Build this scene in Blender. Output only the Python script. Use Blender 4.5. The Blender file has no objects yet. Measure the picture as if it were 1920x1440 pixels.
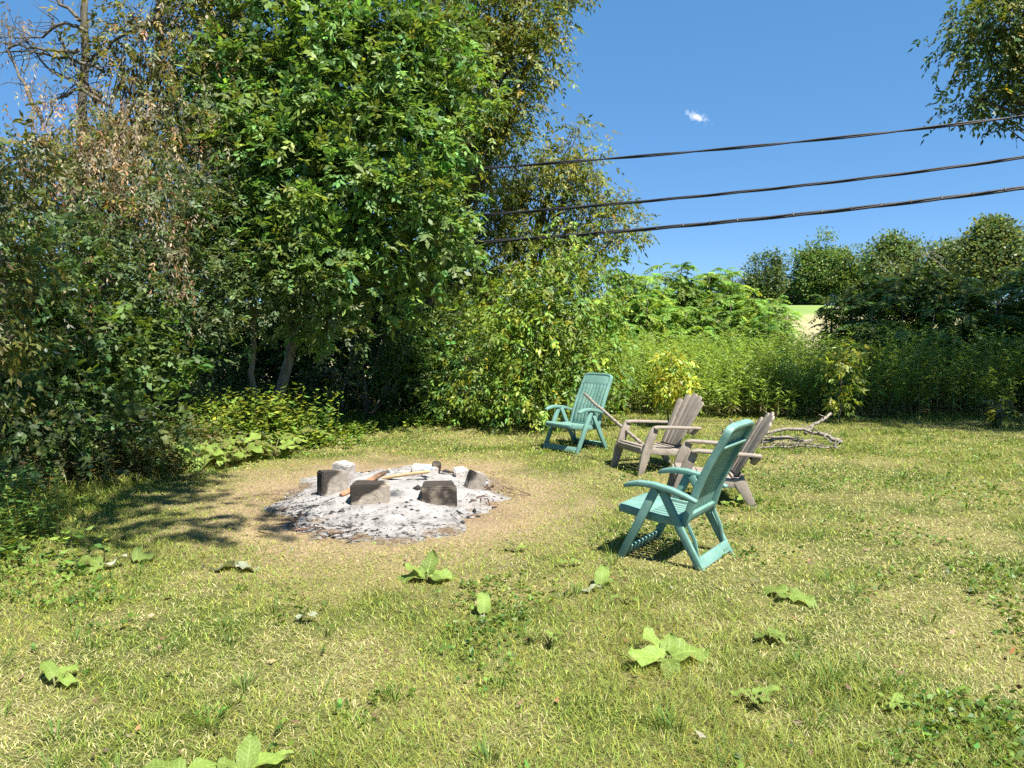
import bpy, bmesh, math
import numpy as np
from mathutils import Vector, Matrix

# ------------------------------------------------------------------ camera, sky, sun, exposure
scene = bpy.context.scene
COL = scene.collection
F_PX, CAM_H, HORIZON = 1443.0, 1.65, 612.0
PITCH = math.atan((720 - HORIZON) / F_PX)
cam_data = bpy.data.cameras.new('camera')
cam_data.sensor_width = 36.0
cam_data.lens = F_PX / 1920.0 * 36.0
cam_data.clip_start, cam_data.clip_end = 0.05, 3000
cam = bpy.data.objects.new('camera', cam_data)
COL.objects.link(cam)
cam.location = (0, 0, CAM_H)
cam.rotation_euler = (math.pi / 2 - PITCH, 0, 0)
scene.camera = cam

SUN_ELEV = math.radians(60)
SUN_BACK = math.radians(48)                    # a little from behind the camera and the right
SUN_DIR = Vector((math.cos(SUN_ELEV) * math.cos(SUN_BACK), -math.cos(SUN_ELEV) * math.sin(SUN_BACK), math.sin(SUN_ELEV)))
world = bpy.data.worlds.new('World')
scene.world = world
world.use_nodes = True
nt = world.node_tree
nt.nodes.clear()
sky = nt.nodes.new('ShaderNodeTexSky')
sky.sky_type = 'NISHITA'
sky.sun_disc = False
sky.sun_elevation = SUN_ELEV
sky.sun_rotation = math.atan2(SUN_DIR.x, SUN_DIR.y)
sky.altitude = 200
sky.air_density, sky.dust_density, sky.ozone_density = 0.6, 0.05, 4.0
bg = nt.nodes.new('ShaderNodeBackground')
bg.inputs['Strength'].default_value = 0.112
wout = nt.nodes.new('ShaderNodeOutputWorld')


def pixel_ray(px, py):
    dx, dy = (px - 960) / F_PX, -(py - 720) / F_PX
    return Vector((dx, math.cos(PITCH) + dy * math.sin(PITCH), -math.sin(PITCH) + dy * math.cos(PITCH)))


# a single small wisp of cloud, fixed in the sky by its direction
def cloud_wisp():
    n, l = nt.nodes, nt.links
    tc = n.new('ShaderNodeTexCoord')
    c = pixel_ray(1308, 219).normalized()
    right = Vector((1, 0, 0)); right = (right - c * right.dot(c)).normalized()
    up = right.cross(c) * 1.0
    ax = (right * 0.93 - up * 0.36).normalized(); ay = ax.cross(c).normalized()

    def dot(v):
        d = n.new('ShaderNodeVectorMath'); d.operation = 'DOT_PRODUCT'
        l.new(tc.outputs['Generated'], d.inputs[0]); d.inputs[1].default_value = v
        return d.outputs['Value']

    def mth(op, a, b=None, clamp=False):
        m = n.new('ShaderNodeMath'); m.operation = op; m.use_clamp = clamp
        for i, v in enumerate((a, b)):
            if v is None: continue
            if isinstance(v, (int, float)): m.inputs[i].default_value = v
            else: l.new(v, m.inputs[i])
        return m.outputs[0]
    u = mth('DIVIDE', dot(ax), 0.026); v = mth('DIVIDE', dot(ay), 0.0100)
    r2 = mth('ADD', mth('MULTIPLY', u, u), mth('MULTIPLY', v, v))
    fall = mth('SUBTRACT', 1.0, mth('SQRT', r2), True)
    front = mth('GREATER_THAN', dot(c), 0.5)
    no = n.new('ShaderNodeTexNoise'); no.inputs['Scale'].default_value = 190; no.inputs['Detail'].default_value = 6
    no.inputs['Roughness'].default_value = 0.65
    l.new(tc.outputs['Generated'], no.inputs['Vector'])
    w = mth('MULTIPLY', mth('SUBTRACT', mth('ADD', mth('MULTIPLY', fall, 1.15), mth('MULTIPLY', no.outputs['Fac'], 2.6)), 1.75), 1.3, True)
    w = mth('MULTIPLY', mth('MULTIPLY', w, fall, True), front, True)
    mix = n.new('ShaderNodeMix'); mix.data_type = 'RGBA'
    # evens out the Nishita horizon glow: this sky is a deep clear blue down to the trees
    ev = n.new('ShaderNodeMix'); ev.data_type = 'RGBA'; ev.inputs['Factor'].default_value = 0.70
    l.new(sky.outputs[0], ev.inputs['A']); ev.inputs['B'].default_value = (0.24, 0.98, 2.10, 1)
    l.new(w, mix.inputs['Factor']); l.new(ev.outputs['Result'], mix.inputs['A'])
    mix.inputs['B'].default_value = (4.6, 4.7, 4.9, 1)
    l.new(mix.outputs['Result'], bg.inputs['Color'])


cloud_wisp()
nt.links.new(bg.outputs[0], wout.inputs['Surface'])

sun_data = bpy.data.lights.new('sun', 'SUN')
sun_data.energy = 5.0
sun_data.angle = math.radians(0.53)
sun_data.color = (1.0, 0.95, 0.86)
sun = bpy.data.objects.new('sun', sun_data)
COL.objects.link(sun)
sun.location = SUN_DIR * 60
sun.rotation_euler = SUN_DIR.to_track_quat('Z', 'Y').to_euler()

vs = scene.view_settings
vs.view_transform, vs.look, vs.exposure, vs.gamma, vs.use_curve_mapping = 'Standard', 'None', 1.45, 1.0, False
scene.cycles.max_bounces = 6
scene.cycles.diffuse_bounces = 3
scene.cycles.glossy_bounces = 2
scene.cycles.transmission_bounces = 4
scene.cycles.transparent_max_bounces = 6
scene.cycles.use_denoising = False
scene.cycles.use_adaptive_sampling = True
scene.cycles.adaptive_threshold = 0.02
scene.cycles.caustics_reflective = scene.cycles.caustics_refractive = False

# ------------------------------------------------------------------ numeric helpers
rng = np.random.default_rng(11)


def at(px, py, Y):                              # the point on a pixel's ray at distance Y
    d = pixel_ray(px, py); t = Y / d.y
    return Vector((d.x * t, Y, CAM_H + d.z * t))


def on_ground(px, py, z=0.0):
    d = pixel_ray(px, py); t = (z - CAM_H) / d.z
    return Vector((d.x * t, d.y * t, z))


def _hash(ix, iy, seed):
    h = (ix.astype(np.int64) * 374761393 + iy.astype(np.int64) * 668265263 + seed * 974711) & 0x7fffffff
    h = ((h ^ (h >> 13)) * 1274126177) & 0x7fffffff
    return ((h ^ (h >> 16)) & 0xffff) / 65535.0


def vnoise(x, y, seed=0):
    x = np.asarray(x, float); y = np.asarray(y, float)
    ix, iy = np.floor(x), np.floor(y); fx, fy = x - ix, y - iy
    fx, fy = fx * fx * (3 - 2 * fx), fy * fy * (3 - 2 * fy)
    a, b = _hash(ix, iy, seed), _hash(ix + 1, iy, seed)
    c, d = _hash(ix, iy + 1, seed), _hash(ix + 1, iy + 1, seed)
    return (a * (1 - fx) + b * fx) * (1 - fy) + (c * (1 - fx) + d * fx) * fy


def fbm(x, y, scale=1.0, seed=0, octaves=4):
    s, amp, tot = 0.0, 1.0, 0.0
    for k in range(octaves):
        s = s + amp * vnoise(np.asarray(x) * scale * 2 ** k + 17.3 * k, np.asarray(y) * scale * 2 ** k - 9.1 * k, seed + k)
        tot += amp; amp *= 0.5
    return s / tot


def smooth(a, b, x):
    t = np.clip((np.asarray(x, float) - a) / (b - a), 0, 1)
    return t * t * (3 - 2 * t)


def ground_z(x, y):
    x = np.asarray(x, float); y = np.asarray(y, float)
    rise = 4.4 * smooth(20, 105, y) + 6.0 * smooth(100, 400, y)
    bump = (fbm(x, y, 0.8, 5, 3) - 0.5) * 0.05 * smooth(1.0, 4.0, y)
    return rise + bump


def gz(x, y):
    return float(ground_z(np.array([x]), np.array([y]))[0])


def norm(v):
    return v / np.maximum(np.linalg.norm(v, axis=-1, keepdims=True), 1e-9)


# ------------------------------------------------------------------ object helpers
def raw_mesh(name, V, quads=None, tris=None, colors=None, smooth_shade=False):
    me = bpy.data.meshes.new(name)
    V = np.ascontiguousarray(V, np.float32)
    me.vertices.add(len(V)); me.vertices.foreach_set('co', V.ravel())
    idx, starts, n = [], [], 0
    for arr, k in ((quads, 4), (tris, 3)):
        if arr is None or len(arr) == 0: continue
        arr = np.asarray(arr, np.int32)
        idx.append(arr.ravel()); starts.append(n + np.arange(len(arr)) * k); n += arr.size
    idx = np.concatenate(idx); starts = np.concatenate(starts).astype(np.int32)
    me.loops.add(len(idx)); me.loops.foreach_set('vertex_index', idx)
    me.polygons.add(len(starts)); me.polygons.foreach_set('loop_start', starts)
    if smooth_shade:
        me.polygons.foreach_set('use_smooth', np.ones(len(starts), bool))
    me.update(calc_edges=True)
    if colors is not None:
        ca = me.color_attributes.new('Col', 'FLOAT_COLOR', 'POINT')
        c = np.ones((len(V), 4), np.float32); c[:, :3] = colors
        ca.data.foreach_set('color', c.ravel())
    return me


def link(name, me, mat, parent=None, kind=None):
    o = bpy.data.objects.new(name, me)
    COL.objects.link(o)
    if mat is not None and (len(me.materials) == 0): me.materials.append(mat)
    if parent is not None: o.parent = parent
    if kind: o['kind'] = kind
    return o


def tag(o, label, cat, group=None, kind=None):
    o['label'] = label; o['category'] = cat
    if group: o['group'] = group
    if kind: o['kind'] = kind
    return o


def thing(name, label, cat, loc=(0, 0, 0), rotz=0.0, group=None):
    o = bpy.data.objects.new(name, None)
    o.empty_display_size = 0.1
    COL.objects.link(o); o.location = loc; o.rotation_euler = (0, 0, rotz)
    return tag(o, label, cat, group)


class Kites:                                     # thousands of small leaf-shaped faces in one mesh
    def __init__(self): self.V, self.C, self.n = [], [], 0

    def add(self, base, tip, side, mid, col, at_=0.45):
        n = len(base)
        m = base + (tip - base) * at_ + mid
        V = np.stack([base, m - side, tip, m + side], 1).reshape(-1, 3)
        self.V.append(V); self.C.append(np.repeat(col, 4, 0)); self.n += n

    def mesh(self, name):
        V = np.concatenate(self.V); C = np.concatenate(self.C)
        F = np.arange(len(V), dtype=np.int32).reshape(-1, 4)
        return raw_mesh(name, V, quads=F, colors=C)


def jitter_color(col, n, r, bright=0.25, hue=0.12):
    c = np.tile(np.asarray(col, float), (n, 1))
    b = np.exp(r.normal(0, bright, (n, 1)))
    h = r.normal(0, hue, (n, 1))
    c = c * b
    c[:, 0:1] *= np.exp(h * 1.6); c[:, 2:3] *= np.exp(-h)
    return np.clip(c, 0.003, 0.9)


def compound(K, r, pos, out, n_leaf=7, rachis=0.2, leaf=0.075, width=0.032, droop=0.5, spread=0.8, col=(0.08, 0.16, 0.03),
             tipcol=None, tip_share=0.0, bright=0.22, fold=0.15, pale=0.0, tint=None):
    """pinnate leaves: opposite leaflets along a drooping rachis, all joined into K"""
    N = len(pos)
    if N == 0: return
    rd = norm(out * 0.9 + r.normal(0, 0.55, (N, 3)) + np.array([0, 0, -droop]) * r.uniform(0.3, 1.2, (N, 1)))
    upv = norm(np.array([0, 0, 1.0]) + r.normal(0, 0.45, (N, 3)))
    s = norm(np.cross(rd, upv)); nrm = np.cross(s, rd)
    sc = r.uniform(0.65, 1.25, (N, 1))
    basecol = jitter_color(col, N, r, bright)
    if tipcol is not None and tip_share > 0:
        pick = r.random(N) < tip_share
        basecol[pick] = jitter_color(tipcol, int(pick.sum()), r, 0.2)
    if tint is not None: basecol = np.clip(basecol * tint, .003, .9)
    pairs = n_leaf // 2
    for j in range(n_leaf):
        if j == n_leaf - 1: t, sd = 1.0, 0.0
        else: t, sd = 0.35 + 0.6 * (j // 2) / max(pairs, 1), (1.0 if j % 2 else -1.0)
        p = pos + rd * rachis * sc * t + np.array([0, 0, -0.35 * droop]) * rachis * sc * t * t
        d = norm(rd * (0.55 if sd else 1.0) + s * sd * spread + np.array([0, 0, -0.45 * droop]) + r.normal(0, 0.22, (N, 3)))
        nn = norm(nrm + r.normal(0, 0.35, (N, 3)))
        sv = norm(np.cross(d, nn))
        L = leaf * sc * r.uniform(0.75, 1.2, (N, 1)) * (1.15 if sd == 0 else 1.0)
        W = width * sc * r.uniform(0.75, 1.2, (N, 1)) * 0.5
        c = basecol * np.exp(r.normal(0, 0.12, (N, 1)))
        if pale:
            c = c * (1 - pale * r.random((N, 1))) + np.array([0.22, 0.24, 0.16]) * pale * r.random((N, 1))  # pale mix in the colour stands in for highlights on the leaflets
        K.add(p, p + d * L, sv * W, nn * fold * W * -1.0, c)


def simple_leaves(K, r, pos, out, leaf=0.06, width=0.03, droop=0.3, rnd=0.7, col=(0.08, 0.16, 0.03), bright=0.3):
    N = len(pos)
    if N == 0: return
    d = norm(out + r.normal(0, rnd, (N, 3)) + np.array([0, 0, -droop]))
    nn = norm(np.array([0, 0, 1.0]) + r.normal(0, 0.6, (N, 3)))
    sv = norm(np.cross(d, nn))
    L = leaf * r.uniform(0.6, 1.3, (N, 1)); W = width * 0.5 * r.uniform(0.7, 1.2, (N, 1))
    K.add(pos, pos + d * L, sv * W, nn * -0.1 * L, jitter_color(col, N, r, bright))


def lobe_points(r, c, rad, n_clump, per_clump, clump_r=0.28, fill=0.35, front=0.35):
    """clumped points in an ellipsoid's outer shell; fewer on the far side"""
    c = np.asarray(c, float); rad = np.asarray(rad, float) * np.ones(3)
    d = norm(r.normal(0, 1, (int(n_clump * 2), 3)))
    keep = (d[:, 1] < 0.15) | (r.random(len(d)) < front)
    d = d[keep][:n_clump]
    q = r.uniform(fill, 1.0, (len(d), 1)) ** 0.45
    cc = c + d * rad * q * r.uniform(0.85, 1.12, (len(d), 1))
    k = r.poisson(per_clump, len(cc)) + 2
    idx = np.repeat(np.arange(len(cc)), k)
    off = np.clip(r.normal(0, 1, (len(idx), 3)), -1.7, 1.7) * clump_r * np.array([1.0, 1.0, 0.62]) * r.uniform(0.7, 1.35, (len(cc), 1))[idx]
    pos = cc[idx] + off
    out = norm(norm((pos - c) / rad) * 0.75 + norm(off) * 0.5 + np.array([0, 0, 0.12]))
    # random tone per spray; the brighter ones stand in for sunlit highlight clusters
    tb = np.exp(r.normal(0, .20, (len(cc), 1))); ty = r.normal(0, .10, (len(cc), 1))
    tint = (tb * np.concatenate([np.exp(ty), np.exp(.35 * ty), np.exp(-.6 * ty)], 1))[idx]
    return pos, out, cc, tint


def tube_arrays(pts, radii, sides=7):
    P = np.array([tuple(p) for p in pts], float); R = np.asarray(radii, float) * np.ones(len(P))
    T = norm(np.gradient(P, axis=0))
    ref = np.array([0, 0, 1.0]) if abs(T[0][2]) < 0.9 else np.array([1.0, 0, 0])
    V = []
    A = norm(np.cross(T[0], ref))
    for i in range(len(P)):
        A = norm(A - T[i] * np.dot(A, T[i])); B = np.cross(T[i], A)
        an = np.linspace(0, 2 * math.pi, sides, endpoint=False)
        V.append(P[i] + R[i] * (np.cos(an)[:, None] * A + np.sin(an)[:, None] * B))
    V = np.concatenate(V)
    i, j = np.meshgrid(np.arange(len(P) - 1), np.arange(sides), indexing='ij')
    a = i * sides + j; b = i * sides + (j + 1) % sides
    F = np.stack([a, b, b + sides, a + sides], -1).reshape(-1, 4)
    e0, e1 = len(V), len(V) + 1
    V = np.concatenate([V, P[:1], P[-1:]])
    k = np.arange(sides); last = (len(P) - 1) * sides
    T3 = np.concatenate([np.stack([(k + 1) % sides, k, np.full(sides, e0)], 1),
                         np.stack([last + k, last + (k + 1) % sides, np.full(sides, e1)], 1)])
    return V, F, T3


class Tubes:
    def __init__(self): self.V, self.Q, self.T, self.n = [], [], [], 0

    def add(self, pts, radii, sides=7):
        V, Q, T = tube_arrays(pts, radii, sides)
        self.V.append(V); self.Q.append(Q + self.n); self.T.append(T + self.n); self.n += len(V)

    def mesh(self, name):
        return raw_mesh(name, np.concatenate(self.V), np.concatenate(self.Q), np.concatenate(self.T), smooth_shade=True)


def bent(r, a, b, n=7, wob=0.06, sag=0.0):
    a, b = np.array(tuple(a), float), np.array(tuple(b), float)
    t = np.linspace(0, 1, n)[:, None]
    L = np.linalg.norm(b - a)
    P = a + (b - a) * t
    w = np.cumsum(r.normal(0, wob * L / n ** 0.5, (n, 3)), 0)
    w = w - t * w[-1]; P = P + w * np.array([1, 1, 0.5])
    P[:, 2] += sag * L * np.sin(t[:, 0] * math.pi)
    return P


# ------------------------------------------------------------------ materials
def new_mat(name):
    m = bpy.data.materials.new(name); m.use_nodes = True
    return m, m.node_tree, m.node_tree.nodes['Principled BSDF'], m.node_tree.nodes['Material Output']


def leaf_mat(name, trans=0.35, rough=0.42, spec=0.4, tint=(1.25, 1.15, 0.5), attr=True, col=(0.1, 0.2, 0.03), back=None):
    m, t, bsdf, out = new_mat(name)
    N, L = t.nodes, t.links
    if attr:
        a = N.new('ShaderNodeAttribute'); a.attribute_name = 'Col'; c = a.outputs['Color']
    else:
        no = N.new('ShaderNodeTexNoise'); no.inputs['Scale'].default_value = 22; no.inputs['Detail'].default_value = 5
        oi = N.new('ShaderNodeObjectInfo')
        tc = N.new('ShaderNodeTexCoord'); L.new(tc.outputs['Object'], no.inputs['Vector'])
        rp = N.new('ShaderNodeValToRGB'); L.new(no.outputs['Fac'], rp.inputs['Fac'])
        rp.color_ramp.elements[0].position, rp.color_ramp.elements[1].position = 0.3, 0.72
        rp.color_ramp.elements[0].color = (col[0] * 0.75, col[1] * 0.78, col[2] * 0.8, 1)
        rp.color_ramp.elements[1].color = (col[0] * 1.2, col[1] * 1.12, col[2] * 1.15, 1)
        hs = N.new('ShaderNodeHueSaturation'); L.new(rp.outputs[0], hs.inputs['Color'])
        mr = N.new('ShaderNodeMapRange'); L.new(oi.outputs['Random'], mr.inputs['Value'])
        mr.inputs['To Min'].default_value, mr.inputs['To Max'].default_value = 0.7, 1.2
        L.new(mr.outputs[0], hs.inputs['Value']); c = hs.outputs[0]
        # pale midrib and side veins, in the leaf's own coordinates
        sp = N.new('ShaderNodeSeparateXYZ'); L.new(tc.outputs['Object'], sp.inputs[0])

        def mt(op, a_, b_=None):
            q = N.new('ShaderNodeMath'); q.operation = op
            for i_, v_ in enumerate((a_, b_)):
                if v_ is None: continue
                if isinstance(v_, (int, float)): q.inputs[i_].default_value = v_
                else: L.new(v_, q.inputs[i_])
            return q.outputs[0]
        ay = mt('ABSOLUTE', sp.outputs['Y'])
        side = mt('GREATER_THAN', mt('SINE', mt('MULTIPLY', mt('SUBTRACT', sp.outputs['X'], mt('MULTIPLY', ay, 0.8)), 46.0)), 0.90)
        vein = mt('MAXIMUM', side, mt('LESS_THAN', ay, 0.014))
        vx = N.new('ShaderNodeMix'); vx.data_type = 'RGBA'; L.new(mt('MULTIPLY', vein, 0.45), vx.inputs['Factor']); L.new(c, vx.inputs['A'])
        vx.inputs['B'].default_value = (min(col[0] * 1.9, .8), min(col[1] * 1.6, .8), col[2] * 2.4, 1); c = vx.outputs['Result']
        bp = N.new('ShaderNodeBump'); bp.inputs['Strength'].default_value = 0.5; bp.inputs['Distance'].default_value = 0.01
        L.new(no.outputs['Fac'], bp.inputs['Height']); L.new(bp.outputs[0], bsdf.inputs['Normal'])
    if back is not None:                        # the underside of a burdock leaf is pale and downy
        g = N.new('ShaderNodeNewGeometry'); mx = N.new('ShaderNodeMix'); mx.data_type = 'RGBA'
        L.new(g.outputs['Backfacing'], mx.inputs['Factor']); L.new(c, mx.inputs['A']); mx.inputs['B'].default_value = (*back, 1)
        c = mx.outputs['Result']
    L.new(c, bsdf.inputs['Base Color'])
    bsdf.inputs['Roughness'].default_value = rough
    bsdf.inputs['Specular IOR Level'].default_value = spec
    if trans > 0:
        tr = N.new('ShaderNodeBsdfTranslucent'); mu = N.new('ShaderNodeMix'); mu.data_type = 'RGBA'; mu.blend_type = 'MULTIPLY'
        mu.inputs['Factor'].default_value = 1.0; L.new(c, mu.inputs['A']); mu.inputs['B'].default_value = (*tint, 1)
        L.new(mu.outputs['Result'], tr.inputs['Color'])
        ms = N.new('ShaderNodeMixShader'); ms.inputs['Fac'].default_value = trans
        L.new(bsdf.outputs[0], ms.inputs[1]); L.new(tr.outputs[0], ms.inputs[2]); L.new(ms.outputs[0], out.inputs['Surface'])
    return m


def noise_mat(name, stops, scale=8.0, detail=6.0, rough=0.85, spec=0.25, bump=0.4, bump_scale=None, stretch=(1, 1, 1), dist=0.01, noise_rough=0.6):
    """stops: (position, colour) along a noise ramp, in object coordinates"""
    m, t, bsdf, out = new_mat(name)
    N, L = t.nodes, t.links
    tc = N.new('ShaderNodeTexCoord'); mp = N.new('ShaderNodeMapping'); L.new(tc.outputs['Object'], mp.inputs['Vector'])
    mp.inputs['Scale'].default_value = stretch
    no = N.new('ShaderNodeTexNoise'); no.inputs['Scale'].default_value = scale; no.inputs['Detail'].default_value = detail
    no.inputs['Roughness'].default_value = noise_rough
    L.new(mp.outputs[0], no.inputs['Vector'])
    rp = N.new('ShaderNodeValToRGB'); L.new(no.outputs['Fac'], rp.inputs['Fac'])
    el = rp.color_ramp.elements
    while len(el) < len(stops): el.new(0.5)
    for e, (p, c) in zip(el, stops): e.position = p; e.color = (*c, 1)
    L.new(rp.outputs[0], bsdf.inputs['Base Color'])
    bsdf.inputs['Roughness'].default_value = rough; bsdf.inputs['Specular IOR Level'].default_value = spec
    if bump:
        n2 = N.new('ShaderNodeTexNoise'); n2.inputs['Scale'].default_value = bump_scale or scale * 3; n2.inputs['Detail'].default_value = 6
        L.new(mp.outputs[0], n2.inputs['Vector'])
        b = N.new('ShaderNodeBump'); b.inputs['Strength'].default_value = bump; b.inputs['Distance'].default_value = dist
        L.new(n2.outputs['Fac'], b.inputs['Height']); L.new(b.outputs[0], bsdf.inputs['Normal'])
    return m


M = {}
M['leaf'] = leaf_mat('leaf_green', 0.42, 0.48, 0.38)
M['leaf_dry'] = leaf_mat('leaf_dry', 0.22, 0.75, 0.15, tint=(1.1, 1.0, 0.8))
M['grass'] = leaf_mat('grass_blades', 0.30, 0.6, 0.25, tint=(1.1, 1.05, 0.6))
M['burdock'] = leaf_mat('burdock_leaf', 0.38, 0.5, 0.35, attr=False, col=(0.205, 0.305, 0.058), back=(0.36, 0.40, 0.27))
M['burdock_pale'] = leaf_mat('burdock_leaf_wilted', 0.2, 0.6, 0.3, attr=False, col=(0.27, 0.31, 0.19), back=(0.33, 0.36, 0.26))
M['bark'] = noise_mat('bark', [(0.3, (0.05, 0.042, 0.033)), (0.55, (0.13, 0.115, 0.09)), (0.75, (0.21, 0.19, 0.155))], 14, rough=0.95, bump=0.8, stretch=(1, 1, 0.25))
M['bark_pale'] = noise_mat('bark_pale', [(0.3, (0.13, 0.11, 0.085)), (0.6, (0.27, 0.235, 0.185)), (0.8, (0.36, 0.32, 0.26))], 16, rough=0.95, bump=0.7, stretch=(1, 1, 0.3))
M['stem'] = noise_mat('weed_stem', [(0.3, (0.10, 0.12, 0.04)), (0.7, (0.22, 0.18, 0.09))], 10, rough=0.85, bump=0)
M['dead_wood'] = noise_mat('dead_wood', [(0.3, (0.09, 0.075, 0.06)), (0.55, (0.24, 0.21, 0.17)), (0.8, (0.38, 0.35, 0.30))], 26, rough=0.95, bump=0.7, stretch=(1, 1, 1))
M['cable'] = noise_mat('black_cable', [(0.3, (0.008, 0.008, 0.010)), (0.7, (0.025, 0.025, 0.03))], 30, rough=0.5, spec=0.4, bump=0.1)
M['clip'] = noise_mat('grey_clip', [(0.3, (0.05, 0.05, 0.055)), (0.7, (0.12, 0.12, 0.12))], 30, rough=0.4, spec=0.5, bump=0)

# ------------------------------------------------------------------ the ground sheet
PIT = Vector((-1.17, 7.33, 0))


def ground_material():
    m, t, bsdf, out = new_mat('ground_soil_and_thatch')
    N, L = t.nodes, t.links
    geo = N.new('ShaderNodeNewGeometry')

    def noise(scale, detail=6, rough=0.6):
        n = N.new('ShaderNodeTexNoise'); n.inputs['Scale'].default_value = scale; n.inputs['Detail'].default_value = detail
        n.inputs['Roughness'].default_value = rough; L.new(geo.outputs['Position'], n.inputs['Vector']); return n.outputs['Fac']

    def ramp(f, stops):
        r_ = N.new('ShaderNodeValToRGB'); L.new(f, r_.inputs['Fac']); el = r_.color_ramp.elements
        while len(el) < len(stops): el.new(0.5)
        for e, (p, c) in zip(el, stops):
            e.position = p; e.color = (*c, 1) if not isinstance(c, (int, float)) else (c, c, c, 1)
        return r_.outputs[0]

    def mix(f, a, b):
        x = N.new('ShaderNodeMix'); x.data_type = 'RGBA'
        for i, v in (('Factor', f), ('A', a), ('B', b)):
            if isinstance(v, tuple): x.inputs[i].default_value = (*v, 1)
            elif isinstance(v, (int, float)): x.inputs[i].default_value = v
            else: L.new(v, x.inputs[i])
        return x.outputs['Result']

    def mth(op, a, b):
        x = N.new('ShaderNodeMath'); x.operation = op
        for i, v in enumerate((a, b)):
            if isinstance(v, (int, float)): x.inputs[i].default_value = v
            else: L.new(v, x.inputs[i])
        return x.outputs[0]
    thatch = ramp(noise(60, 4), [(0.3, (0.08, 0.07, 0.026)), (0.55, (0.19, 0.165, 0.07)), (0.75, (0.31, 0.265, 0.13))])
    green = ramp(noise(45, 4), [(0.3, (0.025, 0.038, 0.008)), (0.7, (0.08, 0.105, 0.022))])
    lawn = mix(ramp(noise(0.9, 5), [(0.42, 0.0), (0.6, 1.0)]), thatch, green)
    # scorched earth round the fire
    d = N.new('ShaderNodeVectorMath'); d.operation = 'MULTIPLY'
    s0 = N.new('ShaderNodeVectorMath'); s0.operation = 'SUBTRACT'
    L.new(geo.outputs['Position'], s0.inputs[0]); s0.inputs[1].default_value = PIT
    L.new(s0.outputs[0], d.inputs[0]); d.inputs[1].default_value = (0.95, 0.82, 0.0)
    ln = N.new('ShaderNodeVectorMath'); ln.operation = 'LENGTH'; L.new(d.outputs[0], ln.inputs[0])
    dist = mth('ADD', ln.outputs['Value'], mth('MULTIPLY', mth('SUBTRACT', noise(1.1, 6, .65), 0.5), 2.0))
    dry = ramp(noise(40, 5), [(0.3, (0.13, 0.095, 0.055)), (0.55, (0.26, 0.195, 0.115)), (0.75, (0.37, 0.29, 0.18))])
    burnt = ramp(noise(30, 6), [(0.35, (0.07, 0.05, 0.035)), (0.6, (0.24, 0.17, 0.11)), (0.8, (0.33, 0.25, 0.17))])
    mr = N.new('ShaderNodeMapRange'); L.new(dist, mr.inputs['Value']); mr.inputs['From Min'].default_value = 1.5; mr.inputs['From Max'].default_value = 2.1
    c = mix(mr.outputs[0], dry, lawn)
    mr2 = N.new('ShaderNodeMapRange'); L.new(dist, mr2.inputs['Value']); mr2.inputs['From Min'].default_value = 1.0; mr2.inputs['From Max'].default_value = 1.35
    c = mix(mr2.outputs[0], burnt, c)
    # hay field beyond the weeds
    sep = N.new('ShaderNodeSeparateXYZ'); L.new(geo.outputs['Position'], sep.inputs[0])
    hay = ramp(noise(0.35, 8, 0.7), [(0.35, (0.22, 0.21, 0.10)), (0.6, (0.32, 0.28, 0.16)), (0.75, (0.16, 0.20, 0.06))])
    far = ramp(noise(0.06, 6), [(0.4, (0.12, 0.20, 0.05)), (0.7, (0.20, 0.26, 0.08))])
    mr3 = N.new('ShaderNodeMapRange'); L.new(sep.outputs['Y'], mr3.inputs['Value']); mr3.inputs['From Min'].default_value = 20; mr3.inputs['From Max'].default_value = 24
    c = mix(mr3.outputs[0], c, hay)
    mr4 = N.new('ShaderNodeMapRange'); L.new(sep.outputs['Y'], mr4.inputs['Value']); mr4.inputs['From Min'].default_value = 66; mr4.inputs['From Max'].default_value = 72
    c = mix(mr4.outputs[0], c, far)
    L.new(c, bsdf.inputs['Base Color']); bsdf.inputs['Roughness'].default_value = 1.0; bsdf.inputs['Specular IOR Level'].default_value = 0.1
    b = N.new('ShaderNodeBump'); b.inputs['Strength'].default_value = 0.8; b.inputs['Distance'].default_value = 0.02
    L.new(noise(55, 6), b.inputs['Height']); L.new(b.outputs[0], bsdf.inputs['Normal'])
    return m


def build_ground():
    xs = np.concatenate([np.linspace(-900, -40, 14), np.linspace(-32, -14, 10), np.linspace(-12, 14, 105), np.linspace(17, 40, 10), np.linspace(55, 900, 14)])
    ys = np.concatenate([np.linspace(-60, -4, 8), np.linspace(-2, 18, 90), np.linspace(19, 120, 60), np.linspace(135, 1500, 20)])
    X, Y = np.meshgrid(xs, ys, indexing='ij')
    V = np.stack([X, Y, ground_z(X, Y)], -1).reshape(-1, 3)
    i, j = np.meshgrid(np.arange(len(xs) - 1), np.arange(len(ys) - 1), indexing='ij')
    a = i * len(ys) + j
    Q = np.stack([a, a + len(ys), a + len(ys) + 1, a + 1], -1).reshape(-1, 4)
    link('ground', raw_mesh('ground', V, Q, smooth_shade=True), ground_material(), kind='structure')


build_ground()

# ------------------------------------------------------------------ trees and shrubs
GREEN = (0.128, 0.240, 0.046)
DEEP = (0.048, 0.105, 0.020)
OLIVE = (0.155, 0.190, 0.036)
LIME = (0.150, 0.225, 0.030)
GOLD = (0.30, 0.31, 0.035)
BROWN = (0.29, 0.215, 0.14)
GREYGREEN = (0.105, 0.145, 0.060)


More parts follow.
